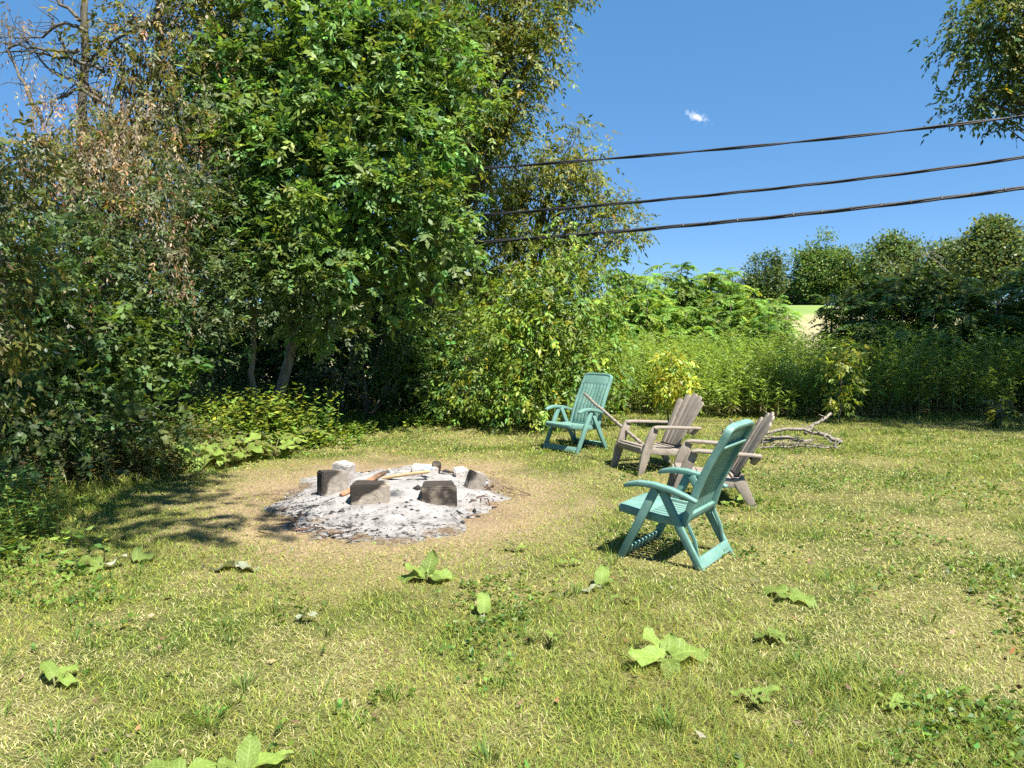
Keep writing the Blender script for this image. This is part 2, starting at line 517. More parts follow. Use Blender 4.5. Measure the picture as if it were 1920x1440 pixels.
def build_tree(name, label, cat, base, lobes, leafkw, seed, dens=1.0, trunk_r=0.1, trunk_to=None, bark='bark', group=None, mode='compound',
               clump_r=0.26, per=11, extra=None, limb_r=0.4, fork=0.45, mat='leaf', fill=0.35, front=0.35, crown_name='crown'):
    """base: point on the ground; lobes: (px, py, Y, radius or (rx, ry, rz)[, density[, colour]])"""
    r = np.random.default_rng(seed)
    base = Vector((base[0], base[1], gz(base[0], base[1])))
    t = thing(name, label, cat, base, 0, group)
    cs = [np.array(at(l[0], l[1], l[2])) if not isinstance(l[0], tuple) else np.array(l[0], float) for l in lobes]
    lob = [(l[3:] if not isinstance(l[0], tuple) else l[1:]) for l in lobes]
    b = np.array(base)
    top = np.array(trunk_to) if trunk_to is not None else np.mean(cs, 0) + np.array([0, 0, 0.3 * (max(c[2] for c in cs) - np.mean(cs, 0)[2])])
    tp = bent(r, b - np.array([0, 0, 0.1]), top, 12, 0.035)
    tr = trunk_r * np.linspace(1.0, 0.35, 12); tr[0] *= 1.35; tr[1] *= 1.08
    T = Tubes(); T.add(tp - b, tr, 10)
    link('trunk', T.mesh('trunk'), M[bark], t)
    K = Kites()
    order = np.argsort([c[2] for c in cs])
    for i in order:
        c, par = cs[i], lob[i]
        rad = np.asarray(par[0], float) * np.ones(3)
        dn = par[1] if len(par) > 1 else 1.0
        kw = dict(leafkw)
        if len(par) > 2 and par[2] is not None: kw['col'] = par[2]
        area = (rad[0] * rad[2] + rad[0] * rad[1] + rad[1] * rad[2]) / 3 * 12.5
        n_cl = max(4, int(area * 3.0 * dn * dens * (0.26 / clump_r) ** 1.2))
        pos, out, cc, tint = lobe_points(r, c, rad, n_cl, per, clump_r, fill, front)
        gnd = ground_z(pos[:, 0], pos[:, 1]) + 0.03
        ok = pos[:, 2] > gnd
        pos, out, tint = pos[ok], out[ok], tint[ok]
        if mode == 'compound': compound(K, r, pos - b, out, tint=tint, **kw)
        else: simple_leaves(K, r, pos - b, out, **kw)
        # a limb from the trunk into this lobe, with thinner branches to some clumps
        h = np.clip((c[2] - b[2]) * fork / max(top[2] - b[2], 0.1), 0.12, 0.95)
        k = int(h * 11)
        st = tp[k]
        LT = Tubes()
        lp = bent(r, st, c + np.array([0, 0, rad[2] * 0.25]), 8, 0.08, 0.04)
        LT.add(lp - b, tr[k] * limb_r * np.linspace(1.0, 0.28, 8), 6)
        for q in cc[r.permutation(len(cc))[:min(len(cc), 15)]]:
            s = lp[r.integers(3, 8)]
            LT.add(bent(r, s, q, 5, 0.09, 0.03) - b, np.linspace(max(tr[k] * limb_r * 0.35, 0.006), 0.003, 5), 4)
        link('limb', LT.mesh('limb'), M[bark], t)
    if extra: extra(K, r, b)
    link(crown_name, K.mesh(crown_name), M[mat], t, 'stuff')
    return t


ASH = dict(n_leaf=7, rachis=0.20, leaf=0.115, width=0.052, droop=0.45, col=GREEN, tipcol=(0.12, 0.2, 0.03), tip_share=0.14, pale=0.25)  # pale puts leaf highlights into the colour
ELDER = dict(n_leaf=5, rachis=0.15, leaf=0.095, width=0.036, droop=0.95, col=OLIVE, tipcol=(0.21, 0.22, 0.04), tip_share=0.18)
BUSHY = dict(n_leaf=5, rachis=0.15, leaf=0.092, width=0.037, droop=0.9, col=(0.150, 0.235, 0.034), tipcol=(0.25, 0.30, 0.04), tip_share=0.10)
SHRUB = dict(leaf=0.075, width=0.042, droop=0.2, col=GREEN)
TWIG = dict(n_leaf=7, rachis=0.17, leaf=0.07, width=0.03, droop=0.4, col=(0.125, 0.185, 0.065), pale=0.4)

# dark wood standing behind the front row
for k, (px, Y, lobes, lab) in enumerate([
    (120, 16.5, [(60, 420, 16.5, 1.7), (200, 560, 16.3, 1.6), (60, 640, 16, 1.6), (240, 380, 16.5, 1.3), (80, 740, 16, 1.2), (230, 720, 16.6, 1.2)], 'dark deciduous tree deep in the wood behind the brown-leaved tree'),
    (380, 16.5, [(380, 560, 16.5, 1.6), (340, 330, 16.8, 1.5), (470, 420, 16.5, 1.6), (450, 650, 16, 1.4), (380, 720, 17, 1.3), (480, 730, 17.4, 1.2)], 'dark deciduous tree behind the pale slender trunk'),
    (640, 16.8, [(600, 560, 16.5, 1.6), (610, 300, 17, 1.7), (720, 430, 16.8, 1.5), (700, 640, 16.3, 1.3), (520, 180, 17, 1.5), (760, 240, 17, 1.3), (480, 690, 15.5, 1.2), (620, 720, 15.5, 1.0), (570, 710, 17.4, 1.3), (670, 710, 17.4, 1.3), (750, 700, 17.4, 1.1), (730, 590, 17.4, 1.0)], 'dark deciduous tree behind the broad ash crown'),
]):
    kw = dict(ASH); kw.update(col=DEEP, leaf=0.12, width=0.06, rachis=0.24)  # deep green puts the wood's inner shade into the leaf colour
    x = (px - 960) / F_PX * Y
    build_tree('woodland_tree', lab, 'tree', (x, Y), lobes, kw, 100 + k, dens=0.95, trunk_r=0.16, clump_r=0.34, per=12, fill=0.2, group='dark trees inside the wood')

# the tree with hanging brown leaves and bare upper branches at the left
def brown_bits(K, r, b):
    for (px, py, Y, n, sx, sz) in [(85, 250, 10.6, 90, .16, .30), (150, 330, 10.2, 200, .35, .30), (250, 290, 10.4, 190, .40, .22), (290, 360, 10.0, 160, .25, .35),
                                   (215, 340, 10.0, 150, .16, .35), (310, 420, 9.9, 110, .16, .30), (240, 190, 10.6, 130, .45, .25), (350, 210, 10.8, 110, .35, .28),
                                   (60, 300, 10, 60, .1, .3), (20, 60, 10.6, 40, .12, .3), (330, 510, 9.6, 80, .09, .28), (170, 590, 8.9, 60, .12, .3), (100, 180, 10.6, 50, .2, .15),
                                   (300, 90, 11, 90, .4, .3), (200, 250, 10.4, 150, .4, .25), (400, 300, 10.6, 80, .25, .4)]:
        c = np.array(at(px, py, Y - 0.35)); n = int(n * 0.95)
        p = c + r.normal(0, 1, (n, 3)) * np.array([sx, .2, sz])
        compound(K, r, p - b, norm(r.normal(0, 1, (n, 3)) + np.array([0, 0, -0.8])), n_leaf=5, rachis=0.12, leaf=0.065, width=0.02, droop=1.5, col=BROWN,
                 tipcol=(0.33, 0.28, 0.17), tip_share=0.4, bright=0.3)


kw1 = dict(ELDER); kw1.update(col=(0.125, 0.140, 0.035), tipcol=(0.2, 0.19, 0.06), tip_share=0.3)
t1 = build_tree('box_elder', 'half-bare tree with hanging brown leaves at the upper left', 'tree', ((160 - 960) / F_PX * 11.5, 11.5),
                [(250, 150, 11.2, .75, .75), (330, 60, 11.5, .9, .8), (200, 90, 11.5, .5, .6), (300, 250, 10.8, .8, .7), (380, 160, 11.2, .7, .8), (120, 330, 10.4, .75, .7), (250, 350, 10.4, .8, .7),
                 (40, 400, 10, .8, .8), (60, 320, 10.5, .6, .5), (440, 60, 11.6, .7, .8), (390, 30, 11.8, .7), ((-4.4, 11.6, 8.8), 1.0, .9)], kw1, 21,
                trunk_r=0.12, trunk_to=tuple(at(165, -60, 11.5)), bark='bark', extra=brown_bits, per=15, limb_r=0.45)
# bare branches of that tree reaching over the sky
rb = np.random.default_rng(5)
b1 = np.array(t1.location)
for k, pts in enumerate([[(165, 60), (120, 40), (70, 70), (0, 72)], [(150, 100), (90, 95), (30, 85), (-40, 60)], [(190, 130), (120, 110), (60, 95), (-10, 100)], [(200, 200), (130, 150), (80, 120), (30, 40)],
                         [(220, 290), (180, 190), (130, 110), (90, 20)], [(150, 40), (100, -10), (70, -60)], [(190, 180), (150, 165), (100, 190), (85, 240)], [(80, 230), (40, 150), (15, 100), (10, 20)],
                         [(300, 30), (220, 70), (170, 110), (120, 190)], [(340, 160), (250, 250), (180, 270), (120, 300), (140, 370)], [(145, 340), (170, 290), (200, 240), (230, 200)]]):
    T = Tubes()
    P = np.array([at(x, y, 10.9 + 0.12 * i) for i, (x, y) in enumerate(pts)])
    tt = np.linspace(0, len(P) - 1, 14); P = np.stack([np.interp(tt, np.arange(len(P)), P[:, a]) for a in range(3)], 1) + rb.normal(0, 0.018, (14, 3))
    T.add(P - b1, np.linspace(0.030 if k != 9 else 0.045, 0.006, 14), 6)
    for q in range(16):
        i = rb.integers(3, 14); d = norm(rb.normal(0, 1, 3) + norm(P[i] - P[0]) * 0.8)
        T.add(bent(rb, P[i], P[i] + d * rb.uniform(0.2, 0.7), 6, 0.12) - b1, np.linspace(0.008, 0.002, 6), 4)
    link('bare_branch', T.mesh('bare_branch'), M['bark'], t1)

# the broad green ash in the middle of the wood edge
build_tree('ash_tree', 'broad bright green ash with leaning double trunk above the weeds', 'tree', ((512 - 960) / F_PX * 12.0, 12.0),
           [(450, 430, 11.2, .85), (500, 290, 11.3, 1.0), (470, 170, 11.4, .75), (600, 210, 11.3, 1.0), (620, 360, 11.0, .95), (560, 480, 10.9, .85), (660, 500, 11.0, .7), (720, 300, 11.4, .95), (700, 140, 11.5, 1.0),
            (770, 420, 11.5, .8), (840, 420, 11.7, .55), (820, 230, 11.9, .75), (660, 30, 11.8, 1.0), (530, 60, 11.9, .95), (780, 70, 12, .9), (600, 590, 11.2, .5), (740, 540, 11.6, .5, .7),
            ((-3.4, 12, 8.6), 1.3, .8), ((-2.0, 12, 8.4), 1.3, .8), ((-2.8, 12.2, 10), 1.2, .7)], ASH, 31, dens=0.66, trunk_r=0.085, fork=0.8, trunk_to=tuple(at(640, 60, 12.2)), bark='bark_pale', per=21, clump_r=0.20)
# slim young tree with a pale trunk in front, leaf highlights mixed into its colour
build_tree('young_ash', 'slim young tree with pale trunk and pale-highlighted leaves before the dark hollow', 'tree', ((462 - 960) / F_PX * 11.2, 11.2),
           [(540, 520, 10.6, .55), (480, 470, 10.8, .55), (590, 540, 10.7, .4), (420, 400, 10.9, .5), (480, 560, 10.8, .35, .6), (610, 600, 10.8, .3, .7), (380, 300, 10.7, .7), (440, 240, 10.8, .5)], TWIG, 32, trunk_r=0.05, fork=0.85,
           trunk_to=tuple(at(470, 300, 11.2)), bark='bark_pale', per=15)
# tall olive box elder whose crown ends against the sky
build_tree('box_elder', 'tall olive-green box elder with drooping crown against the sky', 'tree', ((800 - 960) / F_PX * 15.0, 15.0),
           [(850, 60, 14.2, 1.0), (902, 40, 14, .85), (972, 30, 14, .75), (1012, 20, 14, .45, .8), (872, 140, 14, .9), (952, 130, 13.9, .7), (992, 120, 14, .45, .8), (872, 230, 14, .75), (942, 210, 13.9, .55),
            (972, 220, 14, .35, .8), (850, 300, 14.2, .8), (902, 270, 14.0, .4, .7), (1017, 90, 14, .3, .7), (820, 180, 14.2, .9), ((-.6, 14.4, 8.6), 1.3, .8), ((.6, 14.2, 8.3), 1.0, .8), ((-1.6, 14.6, 9.4), 1.4, .7)],
           ELDER, 41, dens=1.0, trunk_r=0.17, trunk_to=tuple(at(860, -40, 14.8)), per=22)
# second box elder farther right and lower, behind the cables
build_tree('box_elder', 'olive box elder behind the cables with thin upright spire', 'tree', ((960 - 960) / F_PX * 17.0, 17.0),
           [(1086, 250, 16, .30, .8), (1080, 290, 16, .45), (1050, 340, 16, .7), (970, 320, 16, .75), (1086, 340, 16, .4), (1000, 420, 16, .85), (1090, 410, 16, .6), (1141, 370, 16, .26, .8), (1131, 420, 16, .52),
            (1171, 440, 15.8, .22, .7), (910, 370, 16, .8), (930, 460, 15.8, .8), (860, 420, 15.6, .7), (1060, 480, 16, .6), (850, 500, 15.6, .7, .8), (900, 540, 15.6, .6, .6)], ELDER, 42, trunk_r=0.14,
           trunk_to=tuple(at(1030, 330, 16.4)), per=24)
# bright box elder bush at the lawn's edge
build_tree('box_elder_bush', 'bright yellow-green box elder bush beside the far green chair', 'bush', ((1015 - 960) / F_PX * 13.2, 13.2),
           [(1050, 480, 12.9, .50), (1100, 500, 13, .45), (1010, 520, 12.9, .55), (1115, 560, 12.9, .48), (960, 570, 12.8, .5), (1060, 570, 12.6, .65), (1010, 630, 12.5, .65), (1105, 640, 12.7, .55), (930, 650, 12.5, .5),
            (1075, 690, 12.4, .6), (980, 710, 12.3, .55), (900, 720, 12.4, .45), (1120, 720, 12.7, .40), (1010, 745, 12.3, .45), (870, 680, 12.8, .4, .8)], BUSHY, 51, dens=1.25, trunk_r=0.06, per=20, limb_r=0.6)

# shrubs that fill the wood's edge, each with its own look; shade and sun partly put into the leaf colour
shr = [
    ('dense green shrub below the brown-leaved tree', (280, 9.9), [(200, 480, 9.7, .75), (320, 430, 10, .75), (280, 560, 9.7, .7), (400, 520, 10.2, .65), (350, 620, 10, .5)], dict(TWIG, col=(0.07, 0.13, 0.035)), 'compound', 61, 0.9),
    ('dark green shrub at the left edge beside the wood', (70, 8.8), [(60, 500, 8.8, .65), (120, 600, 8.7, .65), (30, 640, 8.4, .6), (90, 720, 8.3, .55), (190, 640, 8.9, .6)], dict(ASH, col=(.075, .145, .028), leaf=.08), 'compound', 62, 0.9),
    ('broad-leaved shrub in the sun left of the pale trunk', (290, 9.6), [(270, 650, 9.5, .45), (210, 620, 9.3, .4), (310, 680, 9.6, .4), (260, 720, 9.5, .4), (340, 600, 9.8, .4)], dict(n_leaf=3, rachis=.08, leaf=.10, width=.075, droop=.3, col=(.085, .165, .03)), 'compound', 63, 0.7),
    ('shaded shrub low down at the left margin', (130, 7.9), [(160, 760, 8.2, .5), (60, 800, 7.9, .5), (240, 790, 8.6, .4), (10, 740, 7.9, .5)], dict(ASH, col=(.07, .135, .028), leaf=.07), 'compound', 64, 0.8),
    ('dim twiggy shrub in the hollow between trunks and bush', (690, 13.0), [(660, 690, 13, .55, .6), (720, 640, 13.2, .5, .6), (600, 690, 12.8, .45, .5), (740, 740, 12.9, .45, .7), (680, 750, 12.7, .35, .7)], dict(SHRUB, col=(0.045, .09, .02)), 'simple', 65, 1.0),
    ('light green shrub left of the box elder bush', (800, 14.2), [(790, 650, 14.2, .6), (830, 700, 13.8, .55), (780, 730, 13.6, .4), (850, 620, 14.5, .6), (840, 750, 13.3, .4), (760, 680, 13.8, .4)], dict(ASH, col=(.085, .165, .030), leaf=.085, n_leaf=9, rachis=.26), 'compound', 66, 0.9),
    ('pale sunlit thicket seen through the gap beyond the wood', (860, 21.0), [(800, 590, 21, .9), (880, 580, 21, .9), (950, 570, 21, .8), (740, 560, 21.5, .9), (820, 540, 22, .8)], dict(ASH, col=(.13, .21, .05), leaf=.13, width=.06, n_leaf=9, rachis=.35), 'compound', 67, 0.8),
]
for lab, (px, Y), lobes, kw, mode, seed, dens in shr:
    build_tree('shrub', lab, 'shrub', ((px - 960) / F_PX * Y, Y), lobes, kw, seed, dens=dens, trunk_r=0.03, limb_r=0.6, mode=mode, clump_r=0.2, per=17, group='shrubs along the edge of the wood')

# bough hanging in at the left edge, closer than the rest
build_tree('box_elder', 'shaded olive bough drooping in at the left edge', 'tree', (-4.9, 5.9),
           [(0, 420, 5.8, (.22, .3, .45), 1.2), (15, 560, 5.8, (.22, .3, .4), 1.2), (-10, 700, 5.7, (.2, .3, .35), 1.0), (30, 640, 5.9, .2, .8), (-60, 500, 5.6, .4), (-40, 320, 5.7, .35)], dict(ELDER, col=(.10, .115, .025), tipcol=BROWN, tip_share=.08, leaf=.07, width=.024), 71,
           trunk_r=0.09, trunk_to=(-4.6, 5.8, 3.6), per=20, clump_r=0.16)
# unseen tree inferred from the left margin's shade; its crown is placed to cast it
build_tree('shade_tree', 'tall unseen tree overhanging and shading the left margin, its crown above the picture', 'tree', (-6.4, 2.4),
           [((-1.3, 3.9, 8.6), (1.1, 1.1, .7)), ((.2, 3.0, 8.5), (.8, .65, .5), .8), ((.95, 2.8, 8.5), (.5, .45, .35), .6), ((-2.5, 5.0, 8.6), (.9, .8, .6)), ((-3.4, 3.8, 8.9), (1.3, 1.2, .8)), ((-5.2, 3.2, 9.3), (1.8, 1.6, 1.1), .8)],
           dict(ASH, leaf=.13, width=.075), 72, dens=0.8, trunk_r=0.24, trunk_to=(-4.6, 3.2, 8.4), per=12, clump_r=0.3, front=0.6)
# tree at the right: only its left boughs reach into the picture
build_tree('box_elder', 'dark box elder whose boughs hang in at the upper right corner', 'tree', (12.3, 12.0),
           [(1905, 30, 12, .62, 2.2), (1865, 30, 12, .34, 2.2), (1815, 38, 12, .16, 2.5), (1900, 120, 12, .42, 2.2), (1850, 95, 12, .22, 2.2), (1865, 172, 12, .20, 2.6), (1912, 165, 12, .28, 2.6), (1820, 185, 12, .11, 2.8), (1885, 195, 12, .14, 2.4),
            ((10.3, 11.5, 6.0), 1.9, .52), ((9.9, 11.2, 8.5), 1.5, .52), ((10.3, 13.2, 9.6), 1.6, .52), ((10.4, 15.0, 10.7), 1.7, .52), ((11.0, 10.2, 7.6), 1.7, .52), ((11.2, 13.6, 8.0), 2.2, .52), ((12.6, 11.5, 7.0), 2.4, .52), ((10.6, 10.0, 8.5), 1.9, .52), ((12.2, 14.2, 9.8), 2.2, .52), ((13.2, 13.2, 5.6), 2.2, .52), ((11.9, 15.4, 7.6), 1.9, .52), ((14.6, 14.6, 7.6), 2.3, .52)],
           dict(ELDER, col=(.080, .128, .028), leaf=.088, width=.040), 73, dens=1.0, trunk_r=0.24, trunk_to=(11.4, 12.2, 8.6), per=20, clump_r=0.25, front=0.7)  # darker than the other box elders: shaded side put into the leaf colour


# ------------------------------------------------------------------ sumac thickets
def sumac(label, group, x, y, h, w, col, seed, n_frond=60, frond=0.5):
    r = np.random.default_rng(seed)
    b = np.array([x, y, gz(x, y)])
    t = thing('sumac_shrub', label, 'sumac', b, 0, group)
    T = Tubes(); K = Kites()
    stems = max(4, int(w * 4.6)); per = max(6, n_frond // stems)
    for _ in range(stems):
        a, rr = r.uniform(0, 2 * math.pi), w * 0.5 * r.uniform(0.1, 1.0)
        hh = h * (1 - 0.35 * (rr / (w * 0.5)) ** 2) * r.uniform(0.82, 1.05)
        top = np.array([math.cos(a) * rr, math.sin(a) * rr, hh * 0.93])
        T.add(bent(r, (top[0] * .4, top[1] * .4, -.05), top, 7, 0.06), np.linspace(0.03, 0.012, 7), 5)
        tiers = 5
        for q in range(tiers):
            m = per // tiers + 1
            c = top - np.array([0, 0, q * min(0.33, 0.17 * hh)]) + r.normal(0, .05, 3)
            an = r.uniform(0, 2 * math.pi, m)
            el = r.uniform(0.1, 0.9, m) - q * 0.25
            d = norm(np.stack([np.cos(an) * np.cos(el), np.sin(an) * np.cos(el), np.sin(el)], 1))
            L = frond * r.uniform(0.7, 1.15, (m, 1))
            side = norm(np.cross(d, np.array([0, 0, 1.0])))
            cl = jitter_color(col, m, r, 0.22, 0.1)
            for j in range(10):
                tt = 0.18 + 0.82 * j / 9
                p = c + d * L * tt + np.array([0, 0, -0.55]) * L * tt * tt
                tang = norm(d + np.array([0, 0, -1.1]) * tt)
                for sd in (-1, 1):
                    ld = norm(side * sd + tang * 0.35 + np.array([0, 0, -0.35]) + r.normal(0, 0.12, (m, 3)))
                    nn = norm(np.cross(ld, tang) + r.normal(0, 0.15, (m, 3)))
                    sv = norm(np.cross(ld, nn))
                    ll = 0.145 * (1 - 0.5 * abs(tt - 0.5)) * r.uniform(0.8, 1.2, (m, 1)) * frond / 0.5
                    K.add(p, p + ld * ll, sv * ll * 0.19, nn * 0.0, cl * np.exp(r.normal(0, 0.1, (m, 1))), 0.4)
    link('stem', T.mesh('stem'), M['bark'], t)
    link('foliage', K.mesh('foliage'), M['leaf'], t, 'stuff')


SUM_L = (0.175, 0.295, 0.045)  # brighter leaf colour for the sunlit sumacs than for the shaded ones
rs = np.random.default_rng(77)
ORD = ['first', 'second', 'third', 'fourth', 'fifth', 'sixth', 'seventh', 'eighth', 'ninth', 'tenth', 'eleventh', 'twelfth']


def row_labels(spots, rows):
    """labels that count each row of shrubs off from its left end"""
    lab = [None] * len(spots)
    for members, text in rows:
        for i, k in enumerate(sorted(members, key=lambda q: spots[q][0])): lab[k] = text % ORD[i]
    return lab


lit_spots = [(1175, 505, 22, 2.0), (1235, 500, 23, 2.2), (1300, 515, 24, 2.2), (1350, 540, 25, 2.0), (1395, 560, 25, 1.6), (1435, 580, 24, 1.4), (1190, 560, 19.5, 1.6), (1250, 565, 20, 1.7), (1310, 580, 20.5, 1.6),
                                    (1370, 595, 20.5, 1.6), (1420, 605, 20, 1.3), (1140, 540, 20, 1.6), (1460, 600, 22, 1.0), (1205, 500, 21.5, 1.8), (1268, 503, 22.5, 1.8), (1325, 522, 23, 1.8), (1375, 545, 23.5, 1.6), (1150, 498, 21.3, 1.6), (1415, 575, 22.5, 1.2)]
lit_labels = row_labels(lit_spots, [([0, 1, 2, 3, 4, 5, 13, 14, 15, 16, 17, 18], 'sunlit sumac on the skyline, %s from the left in the back row'), ([6, 7, 8, 9, 10, 11], 'sunlit sumac just above the tall weeds, %s from the left in the front row')])
lit_labels[12] = 'outermost low sunlit sumac beside the hay field'
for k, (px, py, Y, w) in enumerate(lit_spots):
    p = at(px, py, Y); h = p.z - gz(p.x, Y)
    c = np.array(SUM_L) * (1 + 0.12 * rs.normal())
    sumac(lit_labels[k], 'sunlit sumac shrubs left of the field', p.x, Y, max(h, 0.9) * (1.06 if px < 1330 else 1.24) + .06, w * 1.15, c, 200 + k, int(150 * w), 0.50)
dark_spots = [(1562, 535, 19, 1.1), (1620, 505, 18.5, 1.5), (1690, 488, 18, 1.6), (1745, 462, 17.5, 1.3), (1800, 500, 17.5, 1.7), (1870, 500, 17.5, 1.7), (1925, 490, 17.5, 1.7), (1650, 560, 16.8, 1.3), (1740, 560, 16.6, 1.5),
                                    (1840, 555, 16.5, 1.6), (1920, 560, 16.4, 1.5), (1990, 500, 17.5, 1.8)]
dark_labels = row_labels(dark_spots, [([1, 2, 4, 5, 6, 11], 'dark shaded sumac, %s from the left in the back row right of the field'), ([7, 8, 9, 10], 'dark shaded sumac above the dim weeds, %s from the left in the front row')])
dark_labels[0], dark_labels[3] = 'low sumac at the field gap, leftmost of the shaded ones', 'tallest shaded sumac, its fronds spread against the sky'
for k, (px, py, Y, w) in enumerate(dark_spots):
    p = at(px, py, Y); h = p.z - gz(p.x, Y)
    sumac(dark_labels[k], 'shaded sumac shrubs at the right', p.x, Y, h, w, (0.095, 0.160, 0.026), 240 + k, int(130 * w), 0.56)  # their shade is also put into a darker leaf colour


# ------------------------------------------------------------------ far trees beyond the field
FARK = dict(leaf=0.36, width=0.24, droop=0.1, rnd=0.9, bright=0.35)
for k, (lab, px, base_py, Y, lobes, col) in enumerate([
    ('ragged dark tree on the far field edge left of the round one', 1430, 578, 105, [(1415, 540, 105, 1.6), (1445, 525, 105, 1.8, .7), (1440, 555, 105, 1.8), (1450, 500, 105, .9, .6), (1410, 560, 105, 1.3)], (.10, .15, .055)),
    ('rounded dark green tree on the far field edge', 1530, 578, 105, [(1530, 520, 105, 2.6), (1510, 530, 105, 2.0), (1555, 525, 105, 2.0), (1535, 490, 105, 1.7), (1520, 555, 105, 2.0), (1550, 555, 105, 2.0)], (.13, .21, .06)),
    ('low olive tree half hidden behind the shaded sumacs', 1600, 578, 100, [(1600, 520, 100, 1.8), (1590, 540, 100, 1.8), (1620, 530, 100, 1.7)], (.11, .16, .04)),
    ('light green treetop behind the shaded sumacs', 1680, 578, 85, [(1670, 480, 85, 1.7, .8), (1690, 500, 85, 1.9), (1650, 510, 85, 1.6), (1700, 530, 85, 2.0)], (.12, .18, .06)),
    ('large grey-green tree behind the sumacs at the right edge', 1870, 578, 70, [(1850, 465, 70, 2.0), (1890, 470, 70, 1.9), (1865, 450, 70, 1.3), (1820, 490, 70, 1.6), (1910, 490, 70, 1.8), (1850, 510, 70, 2.2)], (.12, .17, .065)),
    ('pale tree between the two right-hand treetops', 1770, 578, 80, [(1780, 500, 80, 1.8, .8), (1760, 520, 80, 1.8, .8), (1800, 520, 80, 1.8), (1720, 545, 80, 1.8), (1640, 550, 82, 1.6), (1680, 548, 82, 1.6), (1830, 540, 80, 1.8), (1770, 550, 80, 1.7)], (.11, .155, .06)),
    ('dark hedge tree at the field end', 1485, 578, 110, [(1480, 562, 110, 1.6), (1460, 566, 110, 1.4), (1500, 562, 110, 1.5), (1390, 566, 110, 1.4)], (.06, .095, .04)),
]):
    x = (px - 960) / F_PX * Y
    lobes = lobes + [(l[0] + rs.normal(0, 1) * l[3] * 10, l[1] + rs.normal(-2, 1) * l[3] * 8, l[2], l[3] * rs.uniform(.3, .55), .8) for l in lobes for _ in range(3)]
    build_tree('far_tree', lab, 'tree', (x, Y), lobes, dict(FARK, col=col), 300 + k, dens=1.0, trunk_r=0.2, mode='simple', clump_r=0.6, per=36, limb_r=0.25, group='trees beyond the field', front=0.5)
# leafless tree on the skyline
def bare_tree(px, py_top, Y, lab, seed, spread=1.3):
    r = np.random.default_rng(seed)
    x = (px - 960) / F_PX * Y; z0 = gz(x, Y); top = at(px, py_top, Y)
    t = thing('bare_tree', lab, 'tree', (x, Y, z0), 0, 'trees beyond the field')
    T = Tubes(); T.add(bent(r, (0, 0, -.2), (0, 0, (top.z - z0) * .6), 8, .04), np.linspace(.16, .07, 8), 6)
    link('trunk', T.mesh('trunk'), M['bark_pale'], t)
    for q in range(7):
        T = Tubes()
        e = np.array([r.normal(0, spread), r.normal(0, spread), (top.z - z0) * r.uniform(.7, 1.0)])
        P = bent(r, (0, 0, (top.z - z0) * r.uniform(.25, .55)), e, 7, .08, .05); T.add(P, np.linspace(.06, .015, 7), 5)
        for w in range(8):
            s = P[r.integers(2, 7)]; T.add(bent(r, s, s + r.normal(0, .55, 3) + np.array([0, 0, .4]), 5, .1), np.linspace(.022, .008, 5), 4)
        link('limb', T.mesh('limb'), M['bark_pale'], t)


bare_tree(1388, 498, 105, 'small leafless grey tree on the skyline above the lit sumacs', 7)
bare_tree(1800, 450, 75, 'bare twiggy treetop beside the large grey-green tree', 8, 1.6)

# ------------------------------------------------------------------ band of tall weeds beyond the lawn
def weed_band():
    r = np.random.default_rng(81)
    K = Kites(); T = []
    n = 4700
    x = r.uniform(-2.8, 13.5, n); d = r.random(n) ** 1.15
    edge = 13.9 + 0.35 * (fbm(x, x * 0, 0.7, 3) - 0.5) * 2 + smooth(7, 11, x) * -0.25
    edge = edge + np.where(x < 2.6, (2.6 - x) * 0.4, 0)
    y = edge + d * 5.2
    z0 = ground_z(x, y)
    h = (1.22 + 0.25 * d) * r.uniform(0.66, 1.14, n) * (0.66 + 0.72 * fbm(x, y, 0.55, 9)) * (0.55 + 0.45 * smooth(0.0, 0.12, d) + 0.0)
    lean = r.normal(0, 0.09, (n, 2)); lean[:, 1] -= 0.05 * (d < 0.15)
    hue = fbm(x, y, 0.5, 12)
    base = np.stack([x, y, z0], 1)
    top = base + np.stack([lean[:, 0] * h, lean[:, 1] * h, h], 1)
    # stems: thin upright kites
    sv = np.stack([np.ones(n) * 0.007, np.zeros(n), np.zeros(n)], 1)
    K.add(base, top, sv, np.zeros((n, 3)), jitter_color((0.19, 0.20, 0.075), n, r, 0.3), 0.2)
    for j in range(30):
        t = 0.22 + 0.8 * (j + r.random(n)) / 30.0
        t = np.minimum(t, 1.0)[:, None]
        p = base + (top - base) * t
        a = r.uniform(0, 2 * math.pi, n)
        dr = np.stack([np.cos(a), np.sin(a), r.uniform(-0.55, 0.55, n)], 1)
        dr = norm(dr + np.array([0, 0, 0.5]) * (t - 0.6))
        L = r.uniform(0.08, 0.18, (n, 1)) * (1.15 - 0.55 * np.abs(t - 0.6))
        nn = norm(np.array([0, 0, 1.0]) + r.normal(0, 0.35, (n, 3)))
        s = norm(np.cross(dr, nn)) * (L * 0.095)
        col = np.array([0.165, 0.275, 0.045]) * (1 - hue[:, None]) + np.array([0.25, 0.345, 0.065]) * hue[:, None]
        col = col * np.exp(r.normal(0, 0.22, (n, 1)))
        dead = (t[:, 0] < 0.42) & (r.random(n) < 0.45)
        col[dead] = np.array([0.21, 0.18, 0.09])
        K.add(p, p + dr * L + np.array([0, 0, -0.25]) * L * r.random((n, 1)), s, np.array([0, 0, 0.1]) * L, col, 0.4)
    o = link('tall_weeds', K.mesh('tall_weeds'), M['leaf'])
    tag(o, 'dense band of waist-high leafy goldenrod between lawn and sumacs', 'weeds', None, 'stuff')


weed_band()


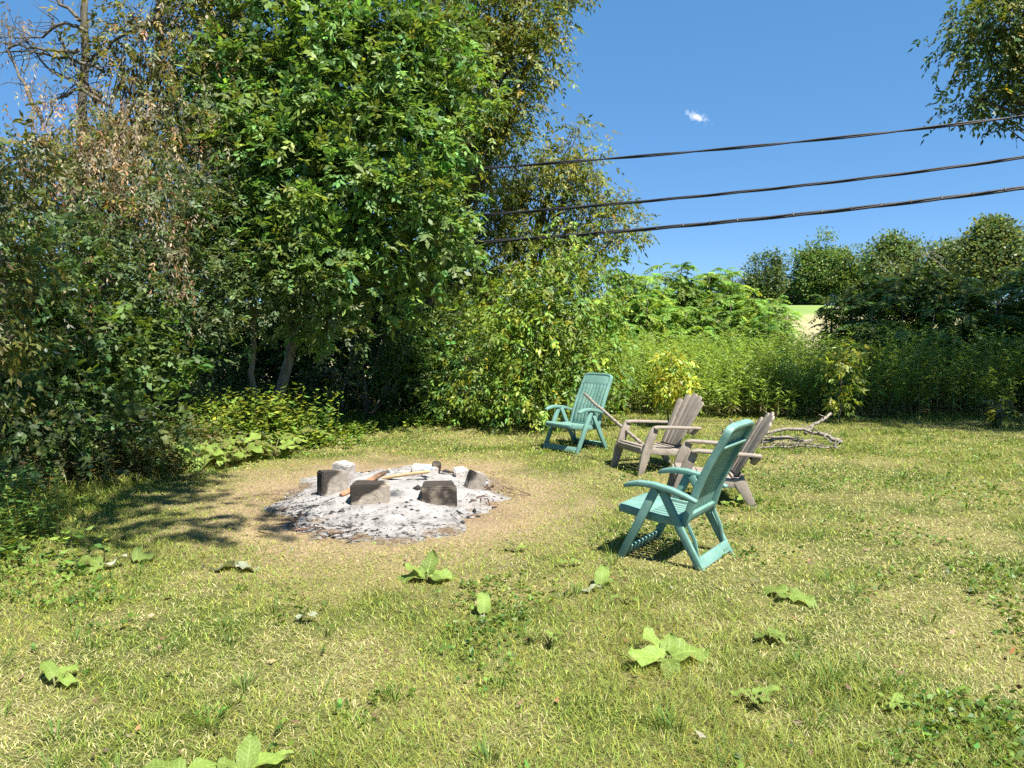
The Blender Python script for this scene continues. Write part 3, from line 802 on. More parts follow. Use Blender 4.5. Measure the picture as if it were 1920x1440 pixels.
def weed_clump(label, spots, hgt, col, seed, leaf=0.09, wid=0.03, n_each=9, name='wild_plants', leafn=16, dead=0.0, simple=True):
    r = np.random.default_rng(seed); K = Kites()
    for (px, py, sx, sy, n, hm) in spots:
        c = on_ground(px, py)
        x = c.x + r.normal(0, sx, n); y = c.y + r.normal(0, sy, n); z = ground_z(x, y)
        h = hgt * hm * r.uniform(0.55, 1.15, n)
        base = np.stack([x, y, z], 1); top = base + np.stack([r.normal(0, .12, n) * h, r.normal(0, .12, n) * h, h], 1)
        K.add(base, top, np.tile([0.004, 0, 0], (n, 1)), np.zeros((n, 3)), jitter_color((.13, .13, .05), n, r), .2)
        for j in range(leafn):
            t = np.clip(0.15 + 0.9 * (j + r.random(n)) / leafn, 0, 1)[:, None]
            a = r.uniform(0, 2 * math.pi, n)
            d = norm(np.stack([np.cos(a), np.sin(a), r.uniform(-.3, .6, n)], 1))
            L = leaf * r.uniform(.6, 1.25, (n, 1)) * (1.2 - 0.5 * t)
            nn = norm(np.array([0, 0, 1.]) + r.normal(0, .4, (n, 3)))
            cc = jitter_color(col, n, r, .25)
            cc[r.random(n) < dead] = (0.22, 0.17, 0.10)
            p = base + (top - base) * t
            K.add(p, p + d * L, norm(np.cross(d, nn)) * wid * .5 * (L / leaf), nn * -.08 * L, cc)
    o = link(name, K.mesh(name), M['leaf'])
    tag(o, label, 'weeds', None, 'stuff')


weed_clump('lime-green leafy weeds at the foot of the pale trunk', [(470, 838, .35, .25, 75, 1.0), (520, 838, .25, .25, 70, 1.05), (420, 842, .35, .25, 60, 1.0), (365, 852, .35, .3, 60, .9), (550, 832, .2, .2, 40, .9)], 0.74, (.20, .28, .04), 91, leaf=.12, wid=.055)
weed_clump('upright dark green nettles at the edge of the hollow', [(600, 812, .14, .15, 26, 1.0), (590, 822, .12, .12, 16, .8)], 0.62, (.10, .20, .04), 92, leaf=.12, wid=.07, leafn=20)
weed_clump('low green plants creeping along the lawn edge by the hollow', [(640, 815, .3, .2, 90, .6), (700, 800, .4, .2, 90, .5), (780, 795, .5, .2, 90, .6), (860, 795, .5, .25, 80, .6), (590, 838, .3, .2, 70, .7)], 0.33, (.16, .25, .035), 93, leaf=.08, wid=.04, leafn=12)
weed_clump('dry tangled weeds before the shaded left margin', [(250, 870, .35, .3, 80, 1.0), (330, 862, .3, .25, 70, 1.0), (190, 895, .35, .3, 70, .9), (290, 890, .3, .2, 70, .7), (100, 920, .35, .3, 60, 1.0), (380, 860, .3, .2, 40, .7)], 0.55, (.095, .135, .04), 94, leaf=.09, wid=.024, dead=.35)
weed_clump('flowering grey-green weeds left of the lime-green weeds', [(370, 825, .4, .3, 70, 1.0), (310, 832, .35, .3, 70, 1.1), (430, 815, .3, .3, 50, 1.15), (260, 840, .3, .3, 40, 1.0)], 1.0, (.14, .19, .06), 95, leaf=.10, wid=.04, dead=.12)
weed_clump('bright nettles and weeds at the left edge of the lawn', [(20, 1000, .2, .25, 40, .9), (-40, 970, .3, .4, 50, 1.1), (50, 1020, .2, .2, 24, .6), (10, 1060, .3, .2, 20, .5)], 0.42, (.15, .23, .04), 96, leaf=.08, wid=.035)
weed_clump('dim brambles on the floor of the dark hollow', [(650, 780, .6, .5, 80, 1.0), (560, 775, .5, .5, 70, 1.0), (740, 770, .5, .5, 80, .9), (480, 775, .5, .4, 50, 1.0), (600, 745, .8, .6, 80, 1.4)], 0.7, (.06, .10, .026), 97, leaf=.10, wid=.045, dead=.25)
weed_clump('weeds growing beneath the box elder bush', [(880, 775, .5, .3, 70, 1.0), (950, 785, .4, .25, 60, .7), (1080, 775, .5, .3, 70, .9), (1150, 772, .4, .3, 70, .9)], 0.6, (.13, .21, .035), 98, leaf=.10, wid=.032)


# dead stems leaning in the hollow
rd_ = np.random.default_rng(99)
for k, (a, b, lab) in enumerate([((640, 770, 12.9), (660, 640, 13.2), 'upright dead stem in the middle of the hollow'), ((655, 640, 12.7), (700, 590, 12.6), 'pale forked dead twig hanging in the hollow'),
                                 ((690, 780, 12.9), (780, 610, 13.4), 'long dead stem leaning right across the hollow'), ((590, 790, 12.2), (640, 700, 12.6), 'short dead stem beside the nettles')]):
    T = Tubes(); P = bent(rd_, at(*a), at(*b), 8, .06)
    T.add(P, np.linspace(.014, .005, 8), 5)
    for q in range(5):
        s = P[rd_.integers(2, 8)]; T.add(bent(rd_, s, s + rd_.normal(0, .18, 3) + np.array([0, -.05, .1]), 5, .1), np.linspace(.005, .002, 5), 4)
    tag(link('dead_stem', T.mesh('dead_stem'), M['dead_wood']), lab, 'dead stem', 'dead stems in the hollow')


# ------------------------------------------------------------------ two young saplings by the weeds
def sapling(label, px, py, Y, top_py, lobes, seed, col, tr=0.016, lean=0.0):
    x = (px - 960) / F_PX * Y
    build_tree('sapling', label, 'sapling', (x, Y), lobes, dict(n_leaf=5, rachis=.12, leaf=.095, width=.042, droop=.9, col=col, tipcol=(.40, .43, .06), tip_share=.35), seed, dens=2.0 if seed == 111 else 0.8,
               trunk_r=tr, trunk_to=tuple(at(px + lean, top_py, Y)), per=6, clump_r=.10, limb_r=.6, fork=.8, bark='bark', fill=.1, front=.8)


sapling('yellow-green sapling on a thin dark stem behind the grey chair', 1255, 800, 12.6, 690, [(1258, 690, 12.6, (.22, .22, .20)), (1272, 715, 12.6, (.24, .22, .18)), (1245, 730, 12.6, (.22, .22, .16)), (1262, 675, 12.6, (.14, .14, .14))], 111, (.33, .40, .055))
sapling('lanky sapling with yellow tips before the shaded weeds', 1580, 795, 13.0, 665, [(1585, 665, 13, (.20, .18, .10)), (1568, 685, 13, (.14, .14, .10)), (1578, 715, 13, (.18, .16, .10), .8), (1570, 745, 13, (.12, .12, .09), .6), (1598, 660, 13, .1)], 112, (.24, .30, .05), tr=.014)
sapling('tiny spruce-like seedling at the shaded right lawn edge', 1880, 800, 12.6, 765, [(1880, 780, 12.6, (.16, .16, .10)), (1878, 765, 12.6, (.09, .09, .08))], 113, (.08, .10, .04), tr=.01)


# ------------------------------------------------------------------ overhead cables
def cable(label, pts, radii, strands=1, clips=False):
    P0 = [at(*p) for p in pts]
    a, b = P0[0], P0[-1]
    dirv = b - a
    ext = [a - dirv * 0.55 + Vector((0, 0, 0.10)), *P0, b + dirv * 0.7 + Vector((0, 0, 0.5))]
    P = np.array([tuple(p) for p in ext]); s = np.concatenate([[0], np.cumsum(np.linalg.norm(np.diff(P, axis=0), axis=1))])
    tt = np.linspace(0, s[-1], 90)
    deg = min(len(P) - 1, 3)
    C = np.stack([np.polyval(np.polyfit(s, P[:, k], deg), tt) for k in range(3)], 1)
    root = thing('overhead_cable', label, 'cable', tuple(C[0]), 0, 'overhead cables')
    o = C[0]
    for q in range(strands):
        ph = tt * 2.2 + q * 2 * math.pi / max(strands, 1)
        off = np.stack([np.zeros_like(ph), np.sin(ph), np.cos(ph)], 1) * (radii * 1.05 if strands > 1 else 0)
        T = Tubes(); T.add(C - o + off, radii, 8)
        link('strand', T.mesh('strand'), M['cable'], root)
    if clips:
        for i in range(30, 66, 2):
            f = C[i]; tn = norm(C[i + 1] - C[i - 1])
            T = Tubes(); T.add([f - o - tn * .012 + np.array([0, 0, radii * .2]), f - o + tn * .012 + np.array([0, 0, radii * .2])], radii * 1.75, 8)
            T.add([f - o + np.array([0, 0, radii]), f - o + np.array([0, 0, radii * 2.9])], [.010, .007], 5)
            link('clip', T.mesh('clip'), M['clip'], root)


cable('uppermost thin black cable crossing the sky', [(900, 319, 13), (1300, 281, 12.2), (1600, 254, 11.6), (1900, 223, 11)], 0.0125, 2)
cable('middle twisted black cable of the three', [(975, 399, 13), (1300, 368, 12.3), (1600, 335, 11.7), (1920, 297, 11)], 0.0125, 3)
cable('lowest and thickest black cable, studded with clips', [(900, 455, 13), (1200, 432, 12.3), (1560, 392, 11.7), (1920, 355, 11)], 0.0155, 3, True)

# ------------------------------------------------------------------ chairs
def plastic(name, col, col2, dirt, rough=0.45, grain=(1, 1, 1), scale=9):
    m, t, bsdf, out = new_mat(name)
    N, L = t.nodes, t.links
    tc = N.new('ShaderNodeTexCoord'); mp = N.new('ShaderNodeMapping'); L.new(tc.outputs['Object'], mp.inputs['Vector']); mp.inputs['Scale'].default_value = grain
    n1 = N.new('ShaderNodeTexNoise'); n1.inputs['Scale'].default_value = scale; n1.inputs['Detail'].default_value = 7; n1.inputs['Roughness'].default_value = 0.62
    L.new(mp.outputs[0], n1.inputs['Vector'])
    rp = N.new('ShaderNodeValToRGB'); L.new(n1.outputs['Fac'], rp.inputs['Fac'])
    rp.color_ramp.elements[0].position, rp.color_ramp.elements[1].position = 0.35, 0.68
    rp.color_ramp.elements[0].color, rp.color_ramp.elements[1].color = (*col2, 1), (*col, 1)
    n2 = N.new('ShaderNodeTexNoise'); n2.inputs['Scale'].default_value = 34; n2.inputs['Detail'].default_value = 8; L.new(tc.outputs['Object'], n2.inputs['Vector'])
    r2 = N.new('ShaderNodeValToRGB'); L.new(n2.outputs['Fac'], r2.inputs['Fac'])
    r2.color_ramp.elements[0].position, r2.color_ramp.elements[1].position = 0.56, 0.74
    mx = N.new('ShaderNodeMix'); mx.data_type = 'RGBA'
    L.new(r2.outputs[0], mx.inputs['Factor']); L.new(rp.outputs[0], mx.inputs['A']); mx.inputs['B'].default_value = (*dirt, 1)
    L.new(mx.outputs['Result'], bsdf.inputs['Base Color'])
    mr = N.new('ShaderNodeMapRange'); L.new(n1.outputs['Fac'], mr.inputs['Value']); mr.inputs['To Min'].default_value = rough - 0.1; mr.inputs['To Max'].default_value = rough + 0.15
    L.new(mr.outputs[0], bsdf.inputs['Roughness']); bsdf.inputs['Specular IOR Level'].default_value = 0.4
    b = N.new('ShaderNodeBump'); b.inputs['Strength'].default_value = 0.25; b.inputs['Distance'].default_value = 0.004
    L.new(n1.outputs['Fac'], b.inputs['Height']); L.new(b.outputs[0], bsdf.inputs['Normal'])
    return m


M['teal'] = plastic('faded_teal_plastic', (0.158, 0.298, 0.252), (0.100, 0.212, 0.178), (0.20, 0.25, 0.215), 0.5, (1, 1, 1), 6)
M['taupe'] = plastic('weathered_taupe', (0.290, 0.247, 0.200), (0.195, 0.165, 0.133), (0.125, 0.105, 0.082), 0.75, (0.5, 6, 0.5), 13)


def sweep_bm(pts, wa, wb, A=(0, 1, 0), bev=0.006, segs=2):
    """a bar of rectangular section wa (along A) by wb swept along pts; wa, wb scalar or per point"""
    P = np.array([tuple(p) for p in pts], float); n = len(P)
    wa = np.asarray(wa, float) * np.ones(n); wb = np.asarray(wb, float) * np.ones(n)
    A = norm(np.array(A, float)); T = norm(np.gradient(P, axis=0))
    bm = bmesh.new(); rings = []
    for i in range(n):
        a = norm(A - T[i] * np.dot(A, T[i])); b = np.cross(T[i], a)
        rings.append([bm.verts.new(P[i] + sa * a * wa[i] / 2 + sb * b * wb[i] / 2) for sa, sb in ((-1, -1), (1, -1), (1, 1), (-1, 1))])
    for i in range(n - 1):
        for k in range(4):
            bm.faces.new((rings[i][k], rings[i][(k + 1) % 4], rings[i + 1][(k + 1) % 4], rings[i + 1][k]))
    bm.faces.new(rings[0][::-1]); bm.faces.new(rings[-1])
    bmesh.ops.recalc_face_normals(bm, faces=bm.faces)
    if bev:
        ed = [e for e in bm.edges if len(e.link_faces) == 2 and e.calc_face_angle(0) > 0.7]
        bmesh.ops.bevel(bm, geom=ed, offset=min(bev, wa.min() * .4, wb.min() * .4), segments=segs, affect='EDGES', profile=0.5)
    return bm


def outline_bm(points, thick, nrm, bev=0.004):
    """a plate from an outline of 3-D points, extruded by thick along nrm"""
    bm = bmesh.new(); vs_ = [bm.verts.new(p) for p in points]
    f = bm.faces.new(vs_)
    r_ = bmesh.ops.extrude_face_region(bm, geom=[f])
    d = Vector(nrm).normalized() * thick
    for v in [e for e in r_['geom'] if isinstance(e, bmesh.types.BMVert)]: v.co += d
    bmesh.ops.recalc_face_normals(bm, faces=bm.faces)
    if bev:
        ed = [e for e in bm.edges if len(e.link_faces) == 2 and e.calc_face_angle(0) > 0.7]
        bmesh.ops.bevel(bm, geom=ed, offset=bev, segments=2, affect='EDGES', profile=0.5)
    return bm


def bm_obj(name, bms, mat, parent=None):
    me = bpy.data.meshes.new(name)
    if not isinstance(bms, (list, tuple)): bms = [bms]
    main = bms[0]
    for b in bms[1:]:
        tmp = bpy.data.meshes.new('tmp'); b.to_mesh(tmp); main.from_mesh(tmp); bpy.data.meshes.remove(tmp); b.free()
    main.to_mesh(me); main.free()
    me.polygons.foreach_set('use_smooth', np.ones(len(me.polygons), bool))
    me.update()
    if hasattr(me, 'set_sharp_from_angle'): me.set_sharp_from_angle(angle=math.radians(38))
    return link(name, me, mat, parent)


def green_chair(label, loc, rot):
    t = thing('folding_chair', label, 'chair', loc, rot, 'teal folding chairs')
    mat = M['teal']

    def B(s, y=0.0, off=0.0):                    # the backrest's curve, s from 0 at the seat to 1 at the top
        nx, nz = 0.926, 0.377
        return Vector((-0.165 - 0.275 * s + 0.022 * math.sin(math.pi * min(s * 1.15, 1)) - 0.015 * s * s + nx * off, y, 0.315 + 0.672 * s + nz * off))
    NB = (0.926, 0, 0.377)

    def half(s): return 0.250 - 0.018 * s
    # frame: up one side, round the top, down the other
    pts = [B(s, half(s)) for s in np.linspace(-0.02, 0.90, 12)]
    for a in np.linspace(0.15, math.pi - 0.15, 13):
        ca, sa = math.cos(a), math.sin(a)
        e = 0.42
        pts.append(B(0.90 + 0.10 * abs(sa) ** e, half(0.9) * (abs(ca) ** e) * (1 if ca > 0 else -1)))
    pts += [B(s, -half(s)) for s in np.linspace(0.90, -0.02, 12)]
    br = bm_obj('backrest', sweep_bm(pts, 0.052, 0.034, NB, 0.008), mat, t)
    out = [B(0.80, half(.8) - .012, .004)] + [B(s, half(s) - .012, .004) for s in (0.84, 0.88, 0.91)] + \
          [B(0.90 + 0.085 * abs(math.sin(a)) ** .42, (half(.9) - .012) * abs(math.cos(a)) ** .42 * (1 if math.cos(a) > 0 else -1), .004) for a in np.linspace(0.2, math.pi - 0.2, 11)] + \
          [B(s, -half(s) + .012, .004) for s in (0.91, 0.88, 0.84)] + [B(0.80, -half(.8) + .012, .004)]
    bm_obj('head_panel', outline_bm(out, 0.016, NB, 0.003), mat, br)
    bm_obj('rib', sweep_bm([B(0.80, -.225, -.008), B(0.80, .225, -.008)], 0.045, 0.02, NB, .004), mat, br)
    bm_obj('rib', sweep_bm([B(0.05, -.235, 0), B(0.05, .235, 0)], 0.03, 0.06, NB, .005), mat, br)
    for k in range(7):
        y = -0.186 + 0.062 * k
        bm_obj('slat', sweep_bm([B(s, y * (1 - 0.06 * s), .012) for s in np.linspace(0.05, 0.82, 9)], 0.014, 0.047, NB, .004), mat, br)
    # seat: solid dished front, slats behind
    def S(u, y=0.0, off=0.0): return Vector((0.345 - 0.51 * u, y, 0.378 - 0.052 * u - 0.012 * math.sin(math.pi * u) + off))
    sp = outline_bm([S(0.0, -.215), S(0.0, .215), S(0.03, .245), S(0.42, .25), S(0.42, -.25), S(0.03, -.245)], 0.022, (0.1, 0, -1), .007)
    lip = sweep_bm([S(0.02, -.235, -.03), S(0.0, -.2, -.03), S(0.0, .2, -.03), S(0.02, .235, -.03)], 0.055, 0.024, (0, 0, 1), .008)
    st = bm_obj('seat', [sp, lip], mat, t)
    for sg in (-1, 1):
        bm_obj('side_rail', sweep_bm([S(u, sg * .238, -.018) for u in (0.02, .3, .6, 1.0)], 0.028, 0.06, (0, 1, 0), .007), mat, st)
    for k in range(7):
        y = -0.18 + 0.06 * k
        bm_obj('slat', sweep_bm([S(u, y, -.010) for u in (0.40, .6, .8, 1.0)], 0.044, 0.016, (0, 1, 0), .004), mat, st)
    for sg in (-1, 1):
        y = sg * 0.300
        arm = [(0.275, 0.527), (0.24, 0.545), (0.16, 0.562), (0.05, 0.560), (-0.08, 0.538), (-0.18, 0.508), (-0.262, 0.478)]
        bm_obj('armrest', sweep_bm([Vector((x, y, z)) for x, z in arm], [.040, .056, .062, .062, .058, .052, .040], [.022, .034, .040, .040, .038, .034, .026], (0, 1, 0), .010, 3), mat, t)
        bm_obj('front_leg', sweep_bm([(0.318, y, -0.03), (0.17, y, 0.26), (0.035, y, 0.535)], 0.036, [.050, .060, .062], (0, 1, 0), .007), mat, t)
        bm_obj('rear_leg', sweep_bm([(-0.315, y * .93, -0.03), (-0.14, y * .93, 0.27), (-0.00, y * .93, 0.535)], 0.034, [.052, .056, .058], (0, 1, 0), .007), mat, t)
        bm_obj('prop_bar', sweep_bm([(-0.255, y * .83, 0.085), (-0.235, y * .84, 0.20), (-0.165, y * .86, 0.345)], 0.014, 0.028, (0, 1, 0), .004), mat, t)
    bm_obj('crossbar', sweep_bm([(-0.285, -.27, 0.055), (-0.285, .27, 0.055)], 0.085, 0.024, (0.45, 0, 1), .006), mat, t)
    bm_obj('crossbar', sweep_bm([(0.285, -.285, 0.045), (0.285, .285, 0.045)], 0.075, 0.024, (-0.45, 0, 1), .006), mat, t)
    return t


def copy_tree(o, parent=None, **props):
    c = o.copy(); COL.objects.link(c)
    if parent is not None: c.parent = parent
    for k, v in props.items(): c[k] = v
    for ch in list(o.children): copy_tree(ch, c)
    return c


gc = green_chair('nearer teal folding chair seen from behind, facing the ash pit', (1.19, 5.47, gz(1.19, 5.47)), math.radians(145.5))
g2 = copy_tree(gc, label='farther teal folding chair beside the yellow-green bush, facing the camera')
g2.location = (0.86, 10.26, gz(.86, 10.26)); g2.rotation_euler = (0, 0, math.radians(-138))


def grey_chair(label, loc, rot):
    t = thing('adirondack_chair', label, 'chair', loc, rot, 'weathered grey chairs')
    mat = M['taupe']
    NB = (0.866, 0, 0.50)

    def B(s, y=0.0, off=0.0): return Vector((-0.185 - 0.335 * s + .866 * off, y, 0.262 + 0.585 * s + .50 * off))
    # fan of five round-topped slats
    br = bm_obj('back_brace', [sweep_bm([B(.33, -.23, -.035), B(.33, .23, -.035)], 0.03, 0.07, NB, .006), sweep_bm([B(.02, -.2, -.02), B(.02, .2, -.02)], 0.03, 0.05, NB, .006)], mat, t)
    tops = [0.86, 0.96, 1.0, 0.96, 0.86]
    for k in range(5):
        u = k - 2; o_ = []
        y0, y1, w0, w1, H_ = u * 0.068, u * 0.112, 0.064, 0.108, tops[k]
        curve = 0.004 * u * u
        def Q(s, v): return B(s, y0 + (y1 - y0) * s + v * (w0 + (w1 - w0) * s) / 2, curve)
        o_ += [Q(0, -1), Q(.35, -1), Q(.7, -1), Q(H_ - .06, -1)]
        o_ += [Q(H_ - .06 + .06 * math.sin(a), -math.cos(a)) for a in np.linspace(.35, math.pi - .35, 7)]
        o_ += [Q(H_ - .06, 1), Q(.7, 1), Q(.35, 1), Q(0, 1)]
        bm_obj('back_slat', outline_bm(o_, 0.024, NB, .005), mat, br)
    # seat: rolled front apron and crosswise slats on two stringers
    prof = [(0.375, 0.235), (0.385, 0.275), (0.355, 0.300)]
    ap = sweep_bm([(0.378, -.26, .262), (0.386, -.1, .262), (0.386, .1, .262), (0.378, .26, .262)], 0.075, 0.028, (0.12, 0, 1), .012, 3)
    st = bm_obj('seat', ap, mat, t)
    for k in range(6):
        u = k / 5.0
        x, z = 0.325 - 0.50 * u, 0.300 - 0.055 * u - 0.020 * math.sin(math.pi * u)
        bm_obj('seat_slat', sweep_bm([(x, -.25, z), (x, .25, z)], 0.092, 0.022, (1, 0, .12), .007), mat, st)
    for sg in (-1, 1):
        bm_obj('stringer', sweep_bm([(0.36, sg * .245, 0.262), (0.05, sg * .245, 0.225), (-0.22, sg * .235, 0.205)], 0.028, [.07, .075, .07], (0, 1, 0), .007), mat, st)
        y = sg * 0.300
        arm = [(0.262, .512), (0.20, .522), (0.0, .510), (-0.22, .494), (-0.36, .484)]
        bm_obj('armrest', sweep_bm([Vector((x, y + sg * .005, z)) for x, z in arm], [.075, .10, .10, .085, .075], [.026, .030, .030, .030, .030], (0, 1, 0), .010, 3), mat, t)
        bm_obj('front_leg', sweep_bm([(0.425, y * .97, -0.03), (0.355, y * .97, 0.20), (0.285, y * .98, 0.40), (0.235, y, 0.505)], 0.040, [.075, .105, .10, .085], (0, 1, 0), .010), mat, t)
        bm_obj('rear_leg', sweep_bm([(-0.325, y * .86, -0.03), (-0.255, y * .84, 0.10), (-0.175, y * .80, 0.25)], 0.034, [.055, .085, .11], (0, 1, 0), .009), mat, t)
        bm_obj('arm_bracket', sweep_bm([(-0.345, y * .93, .475), (-0.29, y * .80, .40)], 0.05, 0.03, (1, 0, 0), .006), mat, t)
    return t


a1 = grey_chair('weathered grey slatted lounge chair with a stick leaning in it', (1.70, 8.88, gz(1.70, 8.88)), math.radians(-158))
a2 = copy_tree(a1, label='weathered grey slatted lounge chair half hidden behind the nearer teal chair')
a2.location = (1.93, 7.2, gz(1.93, 7.2)); a2.rotation_euler = (0, 0, math.radians(172))

# the pole propped in the first grey chair
T = Tubes()
pa, pb = Vector(at(1094, 738, 9.65)), Vector(at(1206, 834, 8.82))
P = bent(np.random.default_rng(3), pa, pb, 10, .012)
T.add(P, np.linspace(.017, .022, 10), 8)
tag(link('wooden_stick', T.mesh('wooden_stick'), M['dead_wood']), 'long straight stick propped in the grey chair before the far teal chair', 'stick')

# ------------------------------------------------------------------ the fire pit
def ash_material():
    m, t, bsdf, out = new_mat('wood_ash')
    N, L = t.nodes, t.links
    g = N.new('ShaderNodeNewGeometry')

    def noise(s, d=6, rg=.6):
        n = N.new('ShaderNodeTexNoise'); n.inputs['Scale'].default_value = s; n.inputs['Detail'].default_value = d; n.inputs['Roughness'].default_value = rg
        L.new(g.outputs['Position'], n.inputs['Vector']); return n.outputs['Fac']

    def ramp(f, stops):
        r_ = N.new('ShaderNodeValToRGB'); L.new(f, r_.inputs['Fac']); el = r_.color_ramp.elements
        while len(el) < len(stops): el.new(.5)
        for e, (p, c) in zip(el, stops): e.position = p; e.color = (*c, 1)
        return r_.outputs[0]

    def mix(f, a, b):
        x = N.new('ShaderNodeMix'); x.data_type = 'RGBA'; L.new(f, x.inputs['Factor']); L.new(a, x.inputs['A'])
        if isinstance(b, tuple): x.inputs['B'].default_value = (*b, 1)
        else: L.new(b, x.inputs['B'])
        return x.outputs['Result']
    pale = ramp(noise(7), [(.3, (.18, .168, .16)), (.5, (.28, .268, .257)), (.7, (.36, .348, .335))])
    at_ = N.new('ShaderNodeAttribute'); at_.attribute_name = 'Col'
    sx = N.new('ShaderNodeSeparateColor'); L.new(at_.outputs['Color'], sx.inputs[0])
    # charcoal scatter grows towards the rim
    ad = N.new('ShaderNodeMath'); ad.operation = 'MULTIPLY_ADD'; L.new(sx.outputs[0], ad.inputs[0]); ad.inputs[1].default_value = .10
    ad0 = N.new('ShaderNodeMath'); ad0.operation = 'MULTIPLY_ADD'; L.new(sx.outputs[1], ad0.inputs[0]); ad0.inputs[1].default_value = .10; L.new(noise(19, 9, .76), ad0.inputs[2])
    L.new(ad0.outputs[0], ad.inputs[2])
    char = ramp(ad.outputs[0], [(.655, (0, 0, 0)), (.71, (1, 1, 1))])
    c = mix(char, pale, (.022, .02, .02))
    ad2 = N.new('ShaderNodeMath'); ad2.operation = 'MULTIPLY_ADD'; L.new(sx.outputs[0], ad2.inputs[0]); ad2.inputs[1].default_value = .45; L.new(noise(3.5, 6, .65), ad2.inputs[2])
    edge = ramp(ad2.outputs[0], [(.90, (0, 0, 0)), (1.0, (1, 1, 1))])
    soil = ramp(noise(30), [(.3, (.07, .05, .035)), (.6, (.2, .15, .10)), (.8, (.3, .24, .17))])
    c = mix(edge, c, soil)
    L.new(c, bsdf.inputs['Base Color']); bsdf.inputs['Roughness'].default_value = 1; bsdf.inputs['Specular IOR Level'].default_value = .05
    b = N.new('ShaderNodeBump'); b.inputs['Strength'].default_value = .9; b.inputs['Distance'].default_value = .03; L.new(noise(20, 8, .7), b.inputs['Height'])
    L.new(b.outputs[0], bsdf.inputs['Normal'])
    return m


def ash_height(x, y):
    u, v = (x - PIT.x) / 1.02, (y - PIT.y) / 1.42
    rr = np.sqrt(u * u + v * v)
    return 0.13 * np.clip(1 - rr ** 1.6, 0, 1) * (0.45 + 1.0 * fbm(x, y, 2.5, 31)) + 0.05 * (fbm(x, y, 5, 32) - .4) * (rr < 1) , rr


def build_ash():
    rr = np.linspace(0, 1.12, 46); aa = np.linspace(0, 2 * math.pi, 120, endpoint=False)
    R, A = np.meshgrid(rr, aa, indexing='ij')
    wob = 0.66 + 0.62 * fbm(np.cos(A) * 2.4 + 4, np.sin(A) * 2.4, 1.5, 33, 5)
    X = PIT.x + R * np.cos(A) * 1.02 * wob; Y = PIT.y + R * np.sin(A) * 1.42 * wob
    hgt, _ = ash_height(X, Y)
    Z = ground_z(X, Y) + np.maximum(hgt, 0) * np.clip((1.06 - R) * 6, 0, 1) + 0.012 * np.clip((1.1 - R) * 8, -0.6, 1)
    V = np.stack([X, Y, Z], -1).reshape(-1, 3)
    i, j = np.meshgrid(np.arange(len(rr) - 1), np.arange(len(aa)), indexing='ij')
    a = i * len(aa) + j; b = i * len(aa) + (j + 1) % len(aa)
    Q = np.stack([a, a + len(aa), b + len(aa), b], -1).reshape(-1, 4)
    C = np.repeat(np.clip(R.ravel() / 1.1, 0, 1)[:, None], 3, 1)
    C[:, 1] = np.clip((R * (np.maximum(-np.sin(A), 0) + .6 * np.maximum(-np.cos(A), 0))).ravel() - .25, 0, 1)
    me = raw_mesh('ash_bed', V, Q, colors=C, smooth_shade=True)
    tag(link('ash_bed', me, ash_material()), 'low bed of pale wood ash inside the ring of blocks', 'ash', None, 'stuff')
    # charcoal and cinder lumps
    r = np.random.default_rng(34)
    n = 1000
    an = r.uniform(0, 2 * math.pi, n); q = r.uniform(0.1, 1.12, n) ** 0.6
    x, y = PIT.x + q * np.cos(an) * 1.0, PIT.y + q * np.sin(an) * 1.38
    hh, _ = ash_height(x, y)
    z = ground_z(x, y) + np.maximum(hh, 0) * np.clip((1.06 - q) * 6, 0, 1) + .008
    s = r.lognormal(-4.75, .55, n)
    octa = np.array([[1, 0, 0], [0, 1, 0], [-1, 0, 0], [0, -1, 0], [0, 0, .8], [0, 0, -.6]], float)
    fc = np.array([[0, 1, 4], [1, 2, 4], [2, 3, 4], [3, 0, 4], [1, 0, 5], [2, 1, 5], [3, 2, 5], [0, 3, 5]])
    V = octa[None] * s[:, None, None] * r.uniform(.5, 1.6, (n, 6, 1)) * np.stack([r.uniform(.7, 1.8, n), r.uniform(.6, 1.2, n), r.uniform(.5, 1.0, n)], 1)[:, None, :]
    V = V + np.stack([x, y, z], 1)[:, None]
    Fc = (fc[None] + np.arange(n)[:, None, None] * 6).reshape(-1, 3)
    tone = np.where(r.random(n) < .62, r.uniform(.01, .05, n), r.uniform(.2, .5, n))
    C = np.repeat(tone[:, None] * np.array([[1.0, .97, .94]]), 6, 0)
    me = raw_mesh('charcoal', V.reshape(-1, 3), tris=Fc, colors=C)
    m, t_, bs, _o = new_mat('charcoal_and_cinders'); a = t_.nodes.new('ShaderNodeAttribute'); a.attribute_name = 'Col'
    t_.links.new(a.outputs['Color'], bs.inputs['Base Color']); bs.inputs['Roughness'].default_value = .9
    tag(link('charcoal', me, m), 'scattered charcoal and cinders over the ash', 'charcoal', None, 'stuff')


build_ash()


